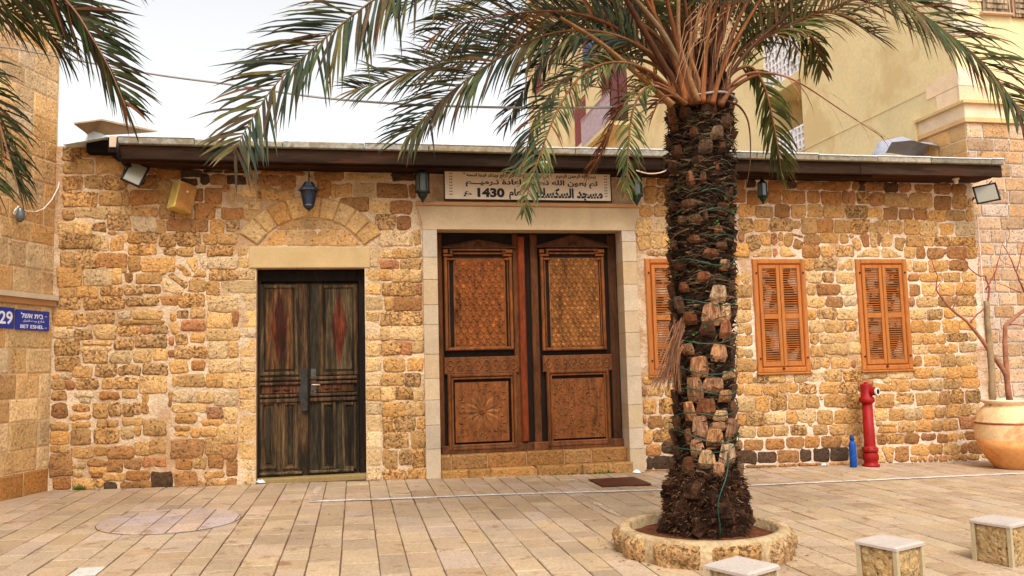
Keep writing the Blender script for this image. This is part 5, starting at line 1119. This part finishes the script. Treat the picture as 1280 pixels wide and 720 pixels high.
for j in range(nz5):
    for k in range(na):
        z = .1 + 4.3 * j / nz5; mb.face((j * na + k, j * na + (k + 1) % na, (j + 1) * na + (k + 1) % na, (j + 1) * na + k), jc((44, 28, 18) if z > .7 else (56, 35, 22), .3))
mb.build('trunk', M['bark'], palm, fixn=False, smooth=False)
def surf(x, y):      # point of the trunk surface seen at a pixel
    d = ray(x, y); h = Vector((2.98 - CAM.x, PXY.y - CAM.y, 0)).normalized(); la = Vector((h.y, -h.x, 0))
    t = (Vector((2.98, PXY.y, 0)) - CAM).dot(h) / d.dot(h); p = CAM + d * t; c = tax(p.z); r_ = trad(p.z)
    b_ = math.asin(max(-.97, min(.97, (p - c).dot(la) / r_))); v = -h * math.cos(b_) + la * math.sin(b_); a = math.atan2(v.x, -v.y)
    front = CAM + d * ((Vector((2.98, PXY.y, 0)) - h * r_ * math.cos(b_) - CAM).dot(h) / d.dot(h)); p = front
    # a measured from the -y direction, turned toward the eye
    return p.z, a
def boot(z, a, w, h, out, col, lab=None, top=.55, lean=0.0):
    """cut stub of a leaf: tapering upward, standing off the trunk at its top"""
    c = tax(z); u = Vector((math.cos(a), math.sin(a), 0)); v = Vector((math.sin(a), -math.cos(a), 0)); b = MB(); r_ = trad(z) - .05
    def P(s, tt, o): return c + v * (math.sin(0) * 0) + Vector((math.sin(a), -math.cos(a), 0)) * (r_ + o) + Vector((math.cos(a), math.sin(a), 0)) * (s + lean * tt) + Vector((0, 0, tt))
    j = lambda: R.uniform(-.01, .01)
    w2 = w * top; vs = []
    for tt, ww, o in ((-h * .5, w * .85, .02), (-h * .15, w, .05), (h * .3, (w + w2) / 2, .05 + out * .7), (h * .5 + j(), w2, .05 + out)):
        vs += [P(-ww / 2 + j() * .6, tt, o * .72), P(0, tt, o * 1.08 + .006), P(ww / 2 + j() * .6, tt, o * .72), P(ww * .3, tt + (.01 if tt > 0 else 0), o * .5 - .02), P(-ww * .3, tt + (.01 if tt > 0 else 0), o * .5 - .02)]
    fs = []
    for k in range(3):
        for i in range(5): fs.append((k * 5 + i, k * 5 + (i + 1) % 5, (k + 1) * 5 + (i + 1) % 5, (k + 1) * 5 + i))
    fs += [(15, 16, 17, 18, 19), (4, 3, 2, 1, 0)]
    b.add(vs, fs, col); return b
B1 = (156, 114, 80); B2 = (120, 78, 52); B3 = (176, 144, 108)
EXP = """820 330 5.143|270,60,350,108,2;145,122,205,175,2;355,140,452,240,3;300,258,412,385,1;175,320,260,385,2;425,260,487,372,3;418,375,490,470,2;165,520,240,580,1;360,530,455,620,1;222,605,330,720,1
820 440 6|460,0,530,70,1;510,155,600,205,3;235,215,345,370,1;360,205,500,300,1;478,295,570,370,1;310,370,445,490,2;208,395,290,510,1;438,445,540,520,3;560,380,605,500,2;280,500,385,650,1;410,530,530,590,1;533,525,605,650,1;385,595,500,720,1;215,600,265,690,2
820 550 5.143|222,15,305,110,1;275,85,380,185,3;415,40,515,160,3;372,155,440,235,1;330,10,420,50,2
820 230 6|320,665,420,715,2;485,570,560,640,1;360,480,465,540,2;440,315,500,370,2;245,390,330,430,2;250,230,350,290,4;350,190,395,270,4;160,240,220,300,4;460,430,540,480,4;190,120,300,170,4
820 120 6|225,560,285,660,2;330,560,375,640,4;440,500,480,560,2;480,340,520,400,4;250,240,320,290,4;90,90,150,260,4"""
placed = []
for ln in EXP.split('\n'):
    hd, body = ln.split('|'); ox, oy, s_ = map(float, hd.split())
    for it in body.split(';'):
        a_, b_, c_, d_, cl = map(float, it.split(',')); x0, x1 = ox + a_ / s_, ox + c_ / s_; y0, y1 = oy + b_ / s_, oy + d_ / s_
        z, a = surf((x0 + x1) / 2, (y0 + y1) / 2); w = (x1 - x0) * .0076 / max(.5, math.cos(a + math.radians(24))); h = (y1 - y0) * .0078
        col = {1: B1, 2: B2, 3: B3, 4: (92, 66, 44)}[int(cl)]
        placed.append((z, a)); boot(z, a, w * .98, h * 1.0, R.uniform(.008, .03), jc(col, .12), top=R.uniform(.55, .8)).build('leaf_base', M['boot'], palm)
z = .62; row = 0
while z < 3.95:
    for k in range(7):
        a = 2 * math.pi * (k + row * .382) / 7 + R.uniform(-.12, .12); a = (a + math.pi) % (2 * math.pi) - math.pi
        zz = z + k * .012
        if any(abs(zz - q[0]) < .11 and abs((a - q[1] + math.pi) % (2 * math.pi) - math.pi) < .42 for q in placed): continue
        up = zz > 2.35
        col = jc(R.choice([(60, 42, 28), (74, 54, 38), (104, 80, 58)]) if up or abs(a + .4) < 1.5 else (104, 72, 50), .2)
        boot(zz, a, R.uniform(.11, .16), R.uniform(.10, .16) * (.8 if up else 1), R.uniform(.005, .03), col, top=R.uniform(.4, .8), lean=R.uniform(-.15, .15)).build('leaf_base', M['boot'], palm)
    z += .118; row += 1
# shaggy fibre: bands of ragged strands between the leaf bases, root mass at the foot
mb = MB()
def strand(p0, p1, p2, w, col):
    t = (p2 - p0); sd = t.cross(Vector((R.uniform(-1, 1), R.uniform(-1, 1), R.uniform(-.3, .3)))).normalized() * w; b = len(mb.v)
    mb.v += [p0 - sd, p0 + sd, p1 - sd * .7, p1 + sd * .7, p2]; mb.face((b, b + 1, b + 3, b + 2), col); mb.face((b + 2, b + 3, b + 4), col)
for i in range(5200):
    z = R.uniform(.62, 3.9) if R.random() < .62 else R.uniform(2.2, 3.9); a = R.uniform(0, 2 * math.pi); c = tax(z); r_ = trad(z) - .03 + R.uniform(-.02, .03)
    u = Vector((math.cos(a), math.sin(a), 0)); tt = Vector((-u.y, u.x, 0)) * R.choice([-1, 1]); l = R.uniform(.05, .17)
    d1 = (tt * R.uniform(.5, 1) + Vector((0, 0, R.uniform(-.35, .45))) + u * R.uniform(0, .35)).normalized()
    p0 = c + u * r_; p1 = p0 + d1 * l * .55; p1 = c + Vector((0, 0, p1.z - c.z)) + (Vector((p1.x - c.x, p1.y - c.y, 0))).normalized() * (r_ + R.uniform(.005, .03)); p2 = p1 + (d1 + Vector((0, 0, R.uniform(-.8, .1)))) * l * .45
    strand(p0, p1, p2, R.uniform(.003, .011), jc(R.choice([(62, 44, 28), (46, 32, 22), (82, 62, 42), (100, 80, 58), (36, 25, 17), (66, 60, 40)]), .2))
for i in range(4200):
    z = R.uniform(.14, .72); a = R.uniform(0, 2 * math.pi); c = tax(z); u = Vector((math.cos(a), math.sin(a), 0)); r_ = trad(z) - .05 + R.uniform(-.02, .035); l = R.uniform(.015, .055)
    p0 = c + u * r_; d1 = (u * R.uniform(.2, 1.0) + Vector((R.uniform(-1.2, 1.2), R.uniform(-1.2, 1.2), R.uniform(-1, .5)))).normalized(); p1 = p0 + d1 * l * .5 + u * .015; p2 = p1 + (d1 + Vector((0, 0, -.5))) * l * .4
    strand(p0, p1, p2, R.uniform(.002, .007), jc(R.choice([(72, 46, 30), (54, 34, 22), (96, 62, 40), (120, 90, 64), (40, 26, 18)]), .2))
mb.build('fibre', M['bark'], palm, kind='stuff', fixn=False)
# cord wound round the trunk
t_ = MB(); seq = [(3.0, 3.05), (2.82, 2.95), (2.6, 2.72), (2.42, 2.44), (2.08, 2.10), (1.74, 1.80), (1.53, 1.50), (1.32, 1.35), (1.1, 1.24), (.98, .92), (.80, .95)]
for z0_, z1_ in seq:
    pts = []; a0, a1 = R.uniform(-2.4, -1.3), R.uniform(1.5, 2.3)
    if z0_ > 2.5: a0 = R.uniform(-.5, -.1)
    for i in range(26):
        t = i / 25; a = a0 + (a1 - a0) * t; z = z0_ + (z1_ - z0_) * t + .03 * math.sin(t * 9) - .03 * math.sin(math.pi * t)
        c = tax(z); r_ = trad(z) + .018; pts.append(c + Vector((math.sin(a) * r_, -math.cos(a) * r_, 0)))
    t_.tube(pts, .005, 5, lin((10, 62, 42)))
q = []
for i in range(14):
    t = i / 13; z = .86 - .72 * t; a = .25 - .5 * t + .1 * math.sin(t * 8); c = tax(z); r_ = trad(z) + .012; q.append(c + Vector((math.sin(a) * r_, -math.cos(a) * r_, 0)))
t_.tube(q, .006, 5, lin((12, 56, 36)))
tag(t_.build('garland', M['plastic'], smooth=True), 'green cord wound in loops around the palm trunk', 'cord')
mb = MB()
for cx_, cy_, n_ in ((896, 273, 3), (909, 260, 5), (872, 420, 4)):
    z, a = surf(cx_, cy_)
    for i in range(n_):
        zz = z + R.uniform(-.07, .07); aa = a + R.uniform(-.2, .2); c = tax(zz); r_ = trad(zz) + .03; p = c + Vector((math.sin(aa) * r_, -math.cos(aa) * r_, 0)); d = Vector((R.uniform(-1, 1), R.uniform(-.6, .1), R.uniform(-.3, 1))).normalized() * .028
        sd = d.cross(Vector((0, 1, 0))) * .35; mb.add([p, p + d * .5 + sd, p + d, p + d * .5 - sd], [(0, 1, 2, 3)], jc((62, 104, 32), .2))
tag(mb.build('sprouts', M['moss'], kind='stuff', fixn=False), 'small bright green weeds sprouting from the palm trunk', 'weeds')

# ---- fronds
def catmull(P, n):
    out = []; m = len(P)
    for i in range(m - 1):
        p0, p1, p2, p3 = P[max(i - 1, 0)], P[i], P[i + 1], P[min(i + 2, m - 1)]
        for k in range(n):
            t = k / n; out.append(.5 * ((2 * p1) + (p2 - p0) * t + (2 * p0 - 5 * p1 + 4 * p2 - p3) * t * t + (3 * p1 - p0 - 3 * p2 + p3) * t ** 3))
    out.append(P[-1]); return out
GREENS = [(70, 80, 40), (84, 90, 46), (56, 66, 38), (98, 96, 48), (60, 68, 42), (112, 98, 54), (72, 60, 38)]
BLUES = [(52, 64, 48), (62, 72, 48), (44, 54, 42), (80, 82, 46), (100, 92, 50), (66, 56, 38), (84, 66, 44)]
DRY = [(124, 80, 50), (108, 66, 42), (140, 98, 62), (96, 56, 38)]
def frond(parent, pts, length, pal, start=.22, step=.028, droop=.5, r0_=.03, stalk=(116, 78, 46), width=.016, dens=1.0, side_open=1.0, label=None, fold=.3, up=0.0, twist=None, thin=.78):
    length *= 1.4; droop *= .42; step *= .85; width *= .72
    if twist is None: twist = R.choice([-1, 1]) * R.uniform(20, 60)
    tw = math.radians(twist)
    P = catmull([Vector(p) for p in pts], 10); m = len(P); L_ = [0]
    for i in range(1, m): L_.append(L_[-1] + (P[i] - P[i - 1]).length)
    tot = L_[-1]
    st = MB(); rr = [r0_ * (1 - .93 * (l / tot) ** .7) + .003 for l in L_]
    st.tube(P, rr, 6, lin(stalk), flat=.6)
    mb = MB(); s = tot * start; i = 0; side = 1
    while s < tot * .995:
        while L_[i + 1] < s: i += 1
        t = (s - L_[i]) / (L_[i + 1] - L_[i]); p = P[i].lerp(P[i + 1], t); T = (P[i + 1] - P[i]).normalized(); f = s / tot
        Zu = Vector((0, 0, 1)); S_ = T.cross(Zu)
        S_ = S_.normalized() if S_.length > .05 else Vector((1, 0, 0))
        N = S_.cross(T).normalized(); S_, N = S_ * math.cos(tw) + N * math.sin(tw), N * math.cos(tw) - S_ * math.sin(tw)
        for side in (-1, 1):
            if R.random() > dens * thin: continue
            prof = math.sin(math.pi * min(1, (.12 + .80 * (f - start) / (1 - start)))) ** .5
            ll = length * prof * R.uniform(.82, 1.08); a = side_open * (1 - .45 * f) + R.gauss(0, .13)
            d = (T * math.cos(a) + S_ * side * math.sin(a) + N * (fold + R.uniform(-.25, .25)) + Zu * up).normalized()
            g_ = droop * R.uniform(.6, 1.3); q = [p]; dd = d.copy(); n = 4
            for k in range(n):
                dd = (dd + Vector((0, 0, -1)) * g_ * (.18 + .22 * k)).normalized(); q.append(q[-1] + dd * ll / n)
            wv = dd.cross(N + Vector((R.uniform(-.4, .4), R.uniform(-.4, .4), R.uniform(-.4, .4)))); wv = wv.normalized() if wv.length > .01 else S_
            ws = [.5, 1, .95, .6, 0]; col = jc(R.choice(pal), .15); b = len(mb.v)
            if R.random() < .05: col = jc(R.choice(DRY), .1)
            for k in range(n + 1):
                if k < n: mb.v += [q[k] - wv * width * ws[k], q[k] + wv * width * ws[k]]
                else: mb.v.append(q[k])
            for k in range(n - 1): mb.face((b + 2 * k, b + 2 * k + 1, b + 2 * k + 3, b + 2 * k + 2), col)
            mb.face((b + 2 * n - 2, b + 2 * n - 1, b + 2 * n), col)
        s += step * R.uniform(.75, 1.25)
    o = st.build('frond', M['stalk'], parent, smooth=True, label=label); mb.build('leaflets', M['leaf'], o, fixn=False)
    return o
YP = PXY.y
def fp(s, y0, y1):
    l = [tuple(map(float, q.split(','))) for q in s.split()]; n = len(l); out = []
    for i, (a, b_) in enumerate(l): t = i / (n - 1); out.append(at_y(a, b_, y0 + (y1 - y0) * t))
    return out
F = [
 # path, depth at start and end, leaflet length, palette, droop, options
 ('868,118 820,30 740,-40 620,-62 530,-40 467,0 407,47 347,103 310,157 292,192', -.25, -.9, .50, BLUES, .5, dict(step=.024, r0_=.035, stalk=(120, 98, 70), twist=72)),
 ('862,118 835,60 780,22 700,28 620,58 530,86 470,104 443,113', -.1, .7, .42, BLUES, .55, dict(step=.026, r0_=.034, twist=60)),
 ('860,122 820,72 760,42 690,42 625,72 560,118 522,156 508,172', -.2, -.1, .46, BLUES, .65, dict(step=.022, r0_=.036, twist=65)),
 ('858,124 810,66 750,46 700,58 665,96 645,130 633,156', 0.05, .3, .26, BLUES, .8, dict(step=.026, r0_=.03, twist=65)),
 ('856,128 812,90 770,78 730,92 700,132 676,190 660,240 654,268', -.22, -.75, .20, [(92, 94, 48), (72, 82, 42), (54, 66, 42), (110, 102, 56)], .95, dict(step=.024, r0_=.03, twist=60, width=.012)),
 ('856,128 822,84 780,72 740,80 705,100 668,150 655,200 640,216', 0, -.15, .22, BLUES, .95, dict(step=.026, r0_=.03)),
 ('858,130 830,112 808,110 792,135 786,175 784,215 782,240', -.28, -.45, .19, [(104, 100, 48), (84, 88, 42), (64, 72, 38)], 1.1, dict(step=.024, r0_=.026, twist=60, width=.012)),
 ('857,130 830,108 805,104 780,128 762,165 748,198 738,212', -.26, -.3, .22, DRY, 1.2, dict(step=.024, r0_=.024, stalk=(140, 84, 56), label='dry brown frond')),
 ('900,118 915,92 938,84 955,108 966,150 974,195 978,228', -.18, -.3, .24, [(100, 98, 46), (80, 84, 40), (62, 70, 38)], 1.1, dict(step=.022, r0_=.03, twist=60)),
 ('900,110 925,66 965,34 1000,30 1018,55 1028,88', 0, .1, .24, [(76, 80, 38), (96, 90, 44), (58, 66, 34)], 1.0, dict(step=.022, r0_=.028, twist=60)),
 ('900,120 930,94 965,92 1000,104 1055,140 1104,172', -.2, -.9, .34, DRY, 1.4, dict(step=.085, r0_=.02, stalk=(140, 86, 62), width=.007, dens=.55, label='dry sparse frond')),
 ('895,110 925,20 975,-50 1045,-52 1120,-4 1180,38 1235,85 1284,152', -.2, -1.0, .44, [(60, 70, 34), (76, 80, 40), (94, 88, 46), (112, 76, 48)], .9, dict(step=.024, r0_=.034, stalk=(116, 72, 44), twist=-70)),
 ('900,112 935,64 980,34 1060,2 1150,-30 1220,-20', -.1, -.4, .42, [(120, 96, 56), (104, 100, 52), (140, 100, 62), (84, 92, 46)], 1.3, dict(step=.026, r0_=.028, stalk=(120, 76, 46))),
 ('898,106 930,30 990,-30 1070,-30 1130,10 1150,44', .1, .1, .42, [(110, 92, 50), (96, 104, 50), (140, 94, 58)], 1.3, dict(step=.028, r0_=.028)),
 ('855,124 800,52 720,0 640,-20 560,-12 500,10', .1, .4, .42, GREENS, .9, dict(step=.026, r0_=.034, stalk=(110, 66, 40), thin=.5, width=.011)),
 ('857,126 815,72 760,30 690,14 600,24 545,40', .05, -.5, .40, BLUES + DRY[:1], .9, dict(step=.026, r0_=.034, stalk=(112, 68, 42), thin=.5, width=.011)),
 ('860,120 830,60 790,0 730,-50 660,-60 600,-30', .2, .6, .42, GREENS, .9, dict(step=.03, r0_=.036, thin=.5, width=.011)),
 ('862,118 845,40 815,-40 770,-110 700,-130 640,-80', -.1, -.3, .42, GREENS, .8, dict(step=.03, r0_=.036, thin=.5, width=.011)),
 ('880,116 884,40 900,-40 960,-110 1040,-120 1120,-60', -.2, -.9, .42, GREENS, .8, dict(step=.03, r0_=.036, thin=.5, width=.011)),
 ('893,114 915,40 955,-20 1020,-60 1090,-40 1130,-10', .2, .5, .40, GREENS + DRY, 1.0, dict(step=.03, r0_=.034)),
 ('858,130 840,120 826,124 812,150', -.28, -.35, .2, DRY, 1, dict(step=.05, r0_=.02, stalk=(116, 72, 44))),
 ('908,126 925,134 936,156 938,200 932,236', -.25, -.35, .12, DRY, 1, dict(step=.12, r0_=.016, dens=.3, stalk=(84, 52, 36), label='bare curved brown stalk')),
 ('862,128 800,118 740,108 680,102', -.1, .2, .3, DRY, 1.3, dict(step=.07, dens=.6, width=.008, r0_=.018, stalk=(126, 82, 56), label='dry sparse frond')),
 ('858,128 800,88 730,60 668,62', .1, .3, .34, DRY + GREENS[:2], 1.2, dict(step=.04, dens=.7, width=.010, r0_=.022, stalk=(112, 64, 42))),
]
for s_, y0_, y1_, ln, pal, dr, kw in F: frond(palm, fp(s_, YP + y0_, YP + y1_), ln, pal, droop=dr, **kw)
for k in range(26):      # the rest of the crown, above and around
    az = 2 * math.pi * k * .382 + R.uniform(-.2, .2); el = math.radians(R.uniform(38, 82)); ln = R.uniform(2.4, 3.2); c0 = tax(4.0) + Vector((math.cos(az) * .12, math.sin(az) * .12, R.uniform(-.1, .25)))
    if math.sin(az) < -.3: el = math.radians(R.uniform(62, 86))
    pts = [c0]; d = Vector((math.cos(az) * math.cos(el), math.sin(az) * math.cos(el), math.sin(el)))
    for i in range(6): pts.append(pts[-1] + d * ln / 6); d = (d + Vector((0, 0, -.16 - .05 * i))).normalized()
    frond(palm, pts, .42, GREENS, step=.05, droop=.5, r0_=.038, stalk=R.choice([(108, 68, 40), (92, 62, 38), (122, 84, 52)]))
# bare stalk feet and loose strings in the heart of the crown
ST = ['840,132 815,108 780,78 745,50 700,22', '850,128 835,92 800,30 778,-8', '856,128 845,80 822,30 812,-8', '862,130 852,80 838,20 830,-20', '870,130 866,80 862,20 858,-20', '866,130 862,100 865,60 880,-10', '878,128 880,90 886,40 902,-15', '884,130 890,95 900,50 925,-12', '890,130 898,100 915,60 950,0', '896,130 910,98 940,58 990,15', '900,132 914,112 940,96 968,92',
      '872,128 850,60 848,0 850,-20', '858,126 838,60 810,5 800,-15', '844,128 828,104 792,80 760,70', '875,130 872,100 862,68 864,40', '888,126 890,90 905,40 912,-10']
for i, s_ in enumerate(ST):
    P = catmull(fp(s_, YP - .26 + R.uniform(-.03, .05), YP - .3 + R.uniform(-.15, .15)), 6); n = len(P)
    mb = MB(); mb.tube(P, [.052 * (1 - .62 * (k / n) ** .6) for k in range(n)], 6, jc(R.choice([(124, 74, 40), (100, 60, 34), (136, 96, 58), (86, 52, 32)]), .08), flat=.6); mb.build('leaf_stalk', M['stalk'], palm, smooth=True)
mb = MB()
for i in range(34):
    x = R.uniform(868, 935); y = R.uniform(-10, 60); x2 = x + R.uniform(-45, 5) * .8; y2 = y + R.uniform(40, 90)
    a, c = at_y(x, y, YP - .35 + R.uniform(-.1, .1)), at_y(x2, y2, YP - .38 + R.uniform(-.05, .05)); m_ = a.lerp(c, .5) + Vector((R.uniform(-.06, .02), 0, R.uniform(0, .08)))
    mb.tube([a, m_, c], [.004, .003, .0015], 4, jc((150, 110, 78), .25), cap=False)
for i in range(60):
    x = R.uniform(845, 862) if R.random() < .4 else R.uniform(824, 850); a = at_y(R.uniform(842, 856), R.uniform(395, 440), YP - .24); c = at_y(x - 10 + R.uniform(-6, 6), R.uniform(468, 492), YP - .33); mb.tube([a, a.lerp(c, .5) + Vector((-.01, 0, 0)), c], [.006, .005, .002], 4, jc((112, 74, 48), .25), cap=False)
mb.build('dry_strings', M['stalk'], palm, kind='stuff', fixn=False)

# ------------------------------------------------------------------ second palm, mostly out of frame at the upper left
P2 = Vector((-5.1, -4.6, zg(-5.1)))
pl2 = thing('date_palm', P2, 'second palm whose fronds hang in at the upper left corner', 'palm tree')
mb = MB(); mb.lathe(P2, [(.42, 0), (.36, .3), (.28, .8), (.27, 2), (.28, 3.4), (.26, 4.4), (.14, 4.9)], 24, lin((70, 48, 32)), jit=.08); mb.build('trunk', M['bark'], pl2)
for k in range(110):
    z = .5 + k * .036; a = k * 2.4; c = P2 + Vector((0, 0, z)); u = Vector((math.cos(a), math.sin(a), 0)); v = Vector((-u.y, u.x, 0)); b = MB(); w = .07; r_ = .27
    b.add([c + u * r_ - v * w, c + u * r_ + v * w, c + u * (r_ + .06) - v * w * .6 + Vector((0, 0, .13)), c + u * (r_ + .06) + v * w * .6 + Vector((0, 0, .13)), c + u * (r_ - .03) - v * w * .5 + Vector((0, 0, .14)), c + u * (r_ - .03) + v * w * .5 + Vector((0, 0, .14))], ((0, 1, 3, 2), (2, 3, 5, 4), (0, 2, 4), (1, 5, 3)), jc((120, 82, 54), .2)); b.build('leaf_base', M['boot'], pl2)
F2 = [('-200,-60 -90,-90 0,-60 80,-2 117,50 138,88 158,135', -.2, -.4, .42, .45, dict(step=.024, twist=60)), ('-200,-40 -110,-50 -30,-30 40,-12 85,6 108,34', -.1, -.3, .42, 1.2, dict(step=.024, twist=60)), ('-200,-20 -130,-20 -60,-5 0,8 50,34 80,68', .1, .2, .40, 1.1, dict(step=.026)),
      ('-200,0 -120,10 -50,70 -10,130 10,190 24,240', -.1, -.5, .38, .9, dict(step=.022, twist=60)), ('-200,-80 -80,-130 40,-110 120,-60 158,-20', .2, .3, .42, .9, dict(step=.026)), ('-200,20 -140,40 -80,110 -40,170 -8,236', .1, .0, .38, .9, dict(step=.024))]
for s_, a_, b_, ln, dr, kw in F2: frond(pl2, fp(s_, P2.y + a_, P2.y + b_), ln, [(64, 74, 40), (54, 62, 36), (78, 80, 44), (74, 62, 50)], droop=dr, r0_=.03, stalk=(130, 92, 70), **kw)
for k in range(14):
    az = 2 * math.pi * k / 14 + .3
    if -1.0 < az % (2 * math.pi) < .6 or az % (2 * math.pi) > 5.4: continue
    el = math.radians(R.uniform(35, 75)); pts = [P2 + Vector((0, 0, 4.8))]; d = Vector((math.cos(az) * math.cos(el), math.sin(az) * math.cos(el), math.sin(el)))
    for i in range(6): pts.append(pts[-1] + d * .45); d = (d + Vector((0, 0, -.2 - .05 * i))).normalized()
    frond(pl2, pts, .42, GREENS, step=.06, droop=.5, r0_=.034)

# ------------------------------------------------------------------ overhead cable, tied round the palm
cp = [at_y(-20, 56, -1.6), at_y(30, 63, -2.0), at_y(180, 91, -2.8), at_y(290, 106, -3.4), at_y(400, 122, -4.0), at_y(520, 131, -4.5), at_y(640, 134.5, -4.8), at_y(760, 134.5, -5.1)]
pts = catmull(cp, 5)
for i in range(14):
    a = -1.5 + 2.9 * i / 13; z = tax(3.84).z + .0 + .012 * math.sin(i); c = tax(z); r_ = trad(z) + .045; pts.append(c + Vector((math.sin(a) * r_, -math.cos(a) * r_, .02)))
mb = MB(); mb.tube(pts, .011, 5, lin((150, 142, 136))); tag(mb.build('overhead_cable', M['plastic'], smooth=True), 'thin cable strung from the left building to the palm trunk', 'cable')
pts = catmull([at_y(795, 213, -.62), at_y(810, 217, -.66), at_y(825, 216, -.66), at_y(838, 211, -.62)], 5); mb = MB(); mb.tube(pts, .010, 5, lin((214, 180, 150))); tag(mb.build('slack_cable', M['plastic'], smooth=True), 'short sagging cable under the eaves left of the palm trunk', 'cable')
mb = MB(); pts = [Vector((10.07, -.03, 3.8)), Vector((10.075, -.03, 2.6)), Vector((10.06, -.03, 1.2)), Vector((10.04, -.03, .1))]; mb.tube(pts, .012, 5, lin((228, 204, 184))); tag(mb.build('wall_pipe', M['plastic']), 'thin pale pipe running down the right end of the mosque wall', 'pipe')

# ------------------------------------------------------------------ litter and weeds
def scrap(px_, py_, s_, label, col=(226, 222, 220)):
    c = at_g(px_, py_); mb = MB(); n = 7; vs = []
    for k in range(n):
        a = 2 * math.pi * k / n; r_ = s_ * R.uniform(.6, 1.2); vs.append((c.x + r_ * math.cos(a), c.y + r_ * math.sin(a) * .7, zg(c.x) + .012 + R.uniform(0, .02)))
    for k in range(n):
        a = 2 * math.pi * k / n; r_ = s_ * R.uniform(.3, .5); vs.append((c.x + r_ * math.cos(a), c.y + r_ * math.sin(a) * .7, zg(c.x) + R.uniform(.03, .06)))
    vs.append((c.x, c.y, zg(c.x) + .045))
    mb.add(vs, [(k, (k + 1) % n, n + (k + 1) % n, n + k) for k in range(n)] + [(n + k, n + (k + 1) % n, 2 * n) for k in range(n)], lin(col)); tag(mb.build('paper_scrap', M['plastic'], fixn=False), label, 'litter', 'scraps of white litter at the foot of the wall')
scrap(326, 605, .07, 'white crumpled scrap at the left foot of the small door'); scrap(796, 592, .07, 'white crumpled scrap at the right foot of the great door surround'); scrap(1030, 583, .05, 'tiny white scrap at the wall foot left of the blue cylinder')
mb = MB(); c = at_g(103, 611)
for i in range(60):
    a = R.uniform(0, 6.28); l = R.uniform(.03, .09); b = Vector((c.x + R.uniform(-.06, .06), -.04 + R.uniform(-.02, .02), zg(c.x))); d = Vector((math.cos(a) * .6, -abs(math.sin(a)) * .6, 1)).normalized() * l; sd = Vector((R.uniform(-1, 1), R.uniform(-1, 1), 0)).normalized() * .008
    mb.add([b - sd, b + sd, b + d], [(0, 1, 2)], jc((76, 120, 36), .25))
tag(mb.build('weed_tuft', M['moss'], kind='stuff', fixn=False), 'small green weed tuft at the foot of the wall near the left corner', 'weeds')

mb = MB()
for i in range(420):
    if R.random() < .6: x = R.uniform(-3.7, 9.9); y = -abs(R.gauss(0, .10)) - .02
    elif R.random() < .5:
        a = R.uniform(0, 6.28); r_ = .75 + abs(R.gauss(0, .12)); x, y = RC.x + r_ * math.cos(a), RC.y + r_ * math.sin(a)
    else: x = R.uniform(-3, 9); y = R.uniform(-6.2, -.3)
    if 1.1 < x < 4 and y > -.2: continue
    l = R.uniform(.006, .026); a = R.uniform(0, 6.28); z = zg(x) + .006
    p = Vector((x, y, z)); d = Vector((math.cos(a), math.sin(a), 0)) * l; n_ = Vector((-math.sin(a), math.cos(a), 0)) * l * R.uniform(.15, .5); up = Vector((0, 0, R.uniform(.001, .008)))
    mb.add([p - d, p - n_ + up, p + d, p + n_ + up], [(0, 1, 2, 3)], jc(R.choice([(92, 66, 44), (120, 90, 56), (60, 48, 38), (140, 120, 90), (70, 76, 40)]), .2))
tag(mb.build('ground_litter', M['moss'], kind='stuff', fixn=False), 'dry leaf bits and grit scattered over the paving and along the wall foot', 'litter')
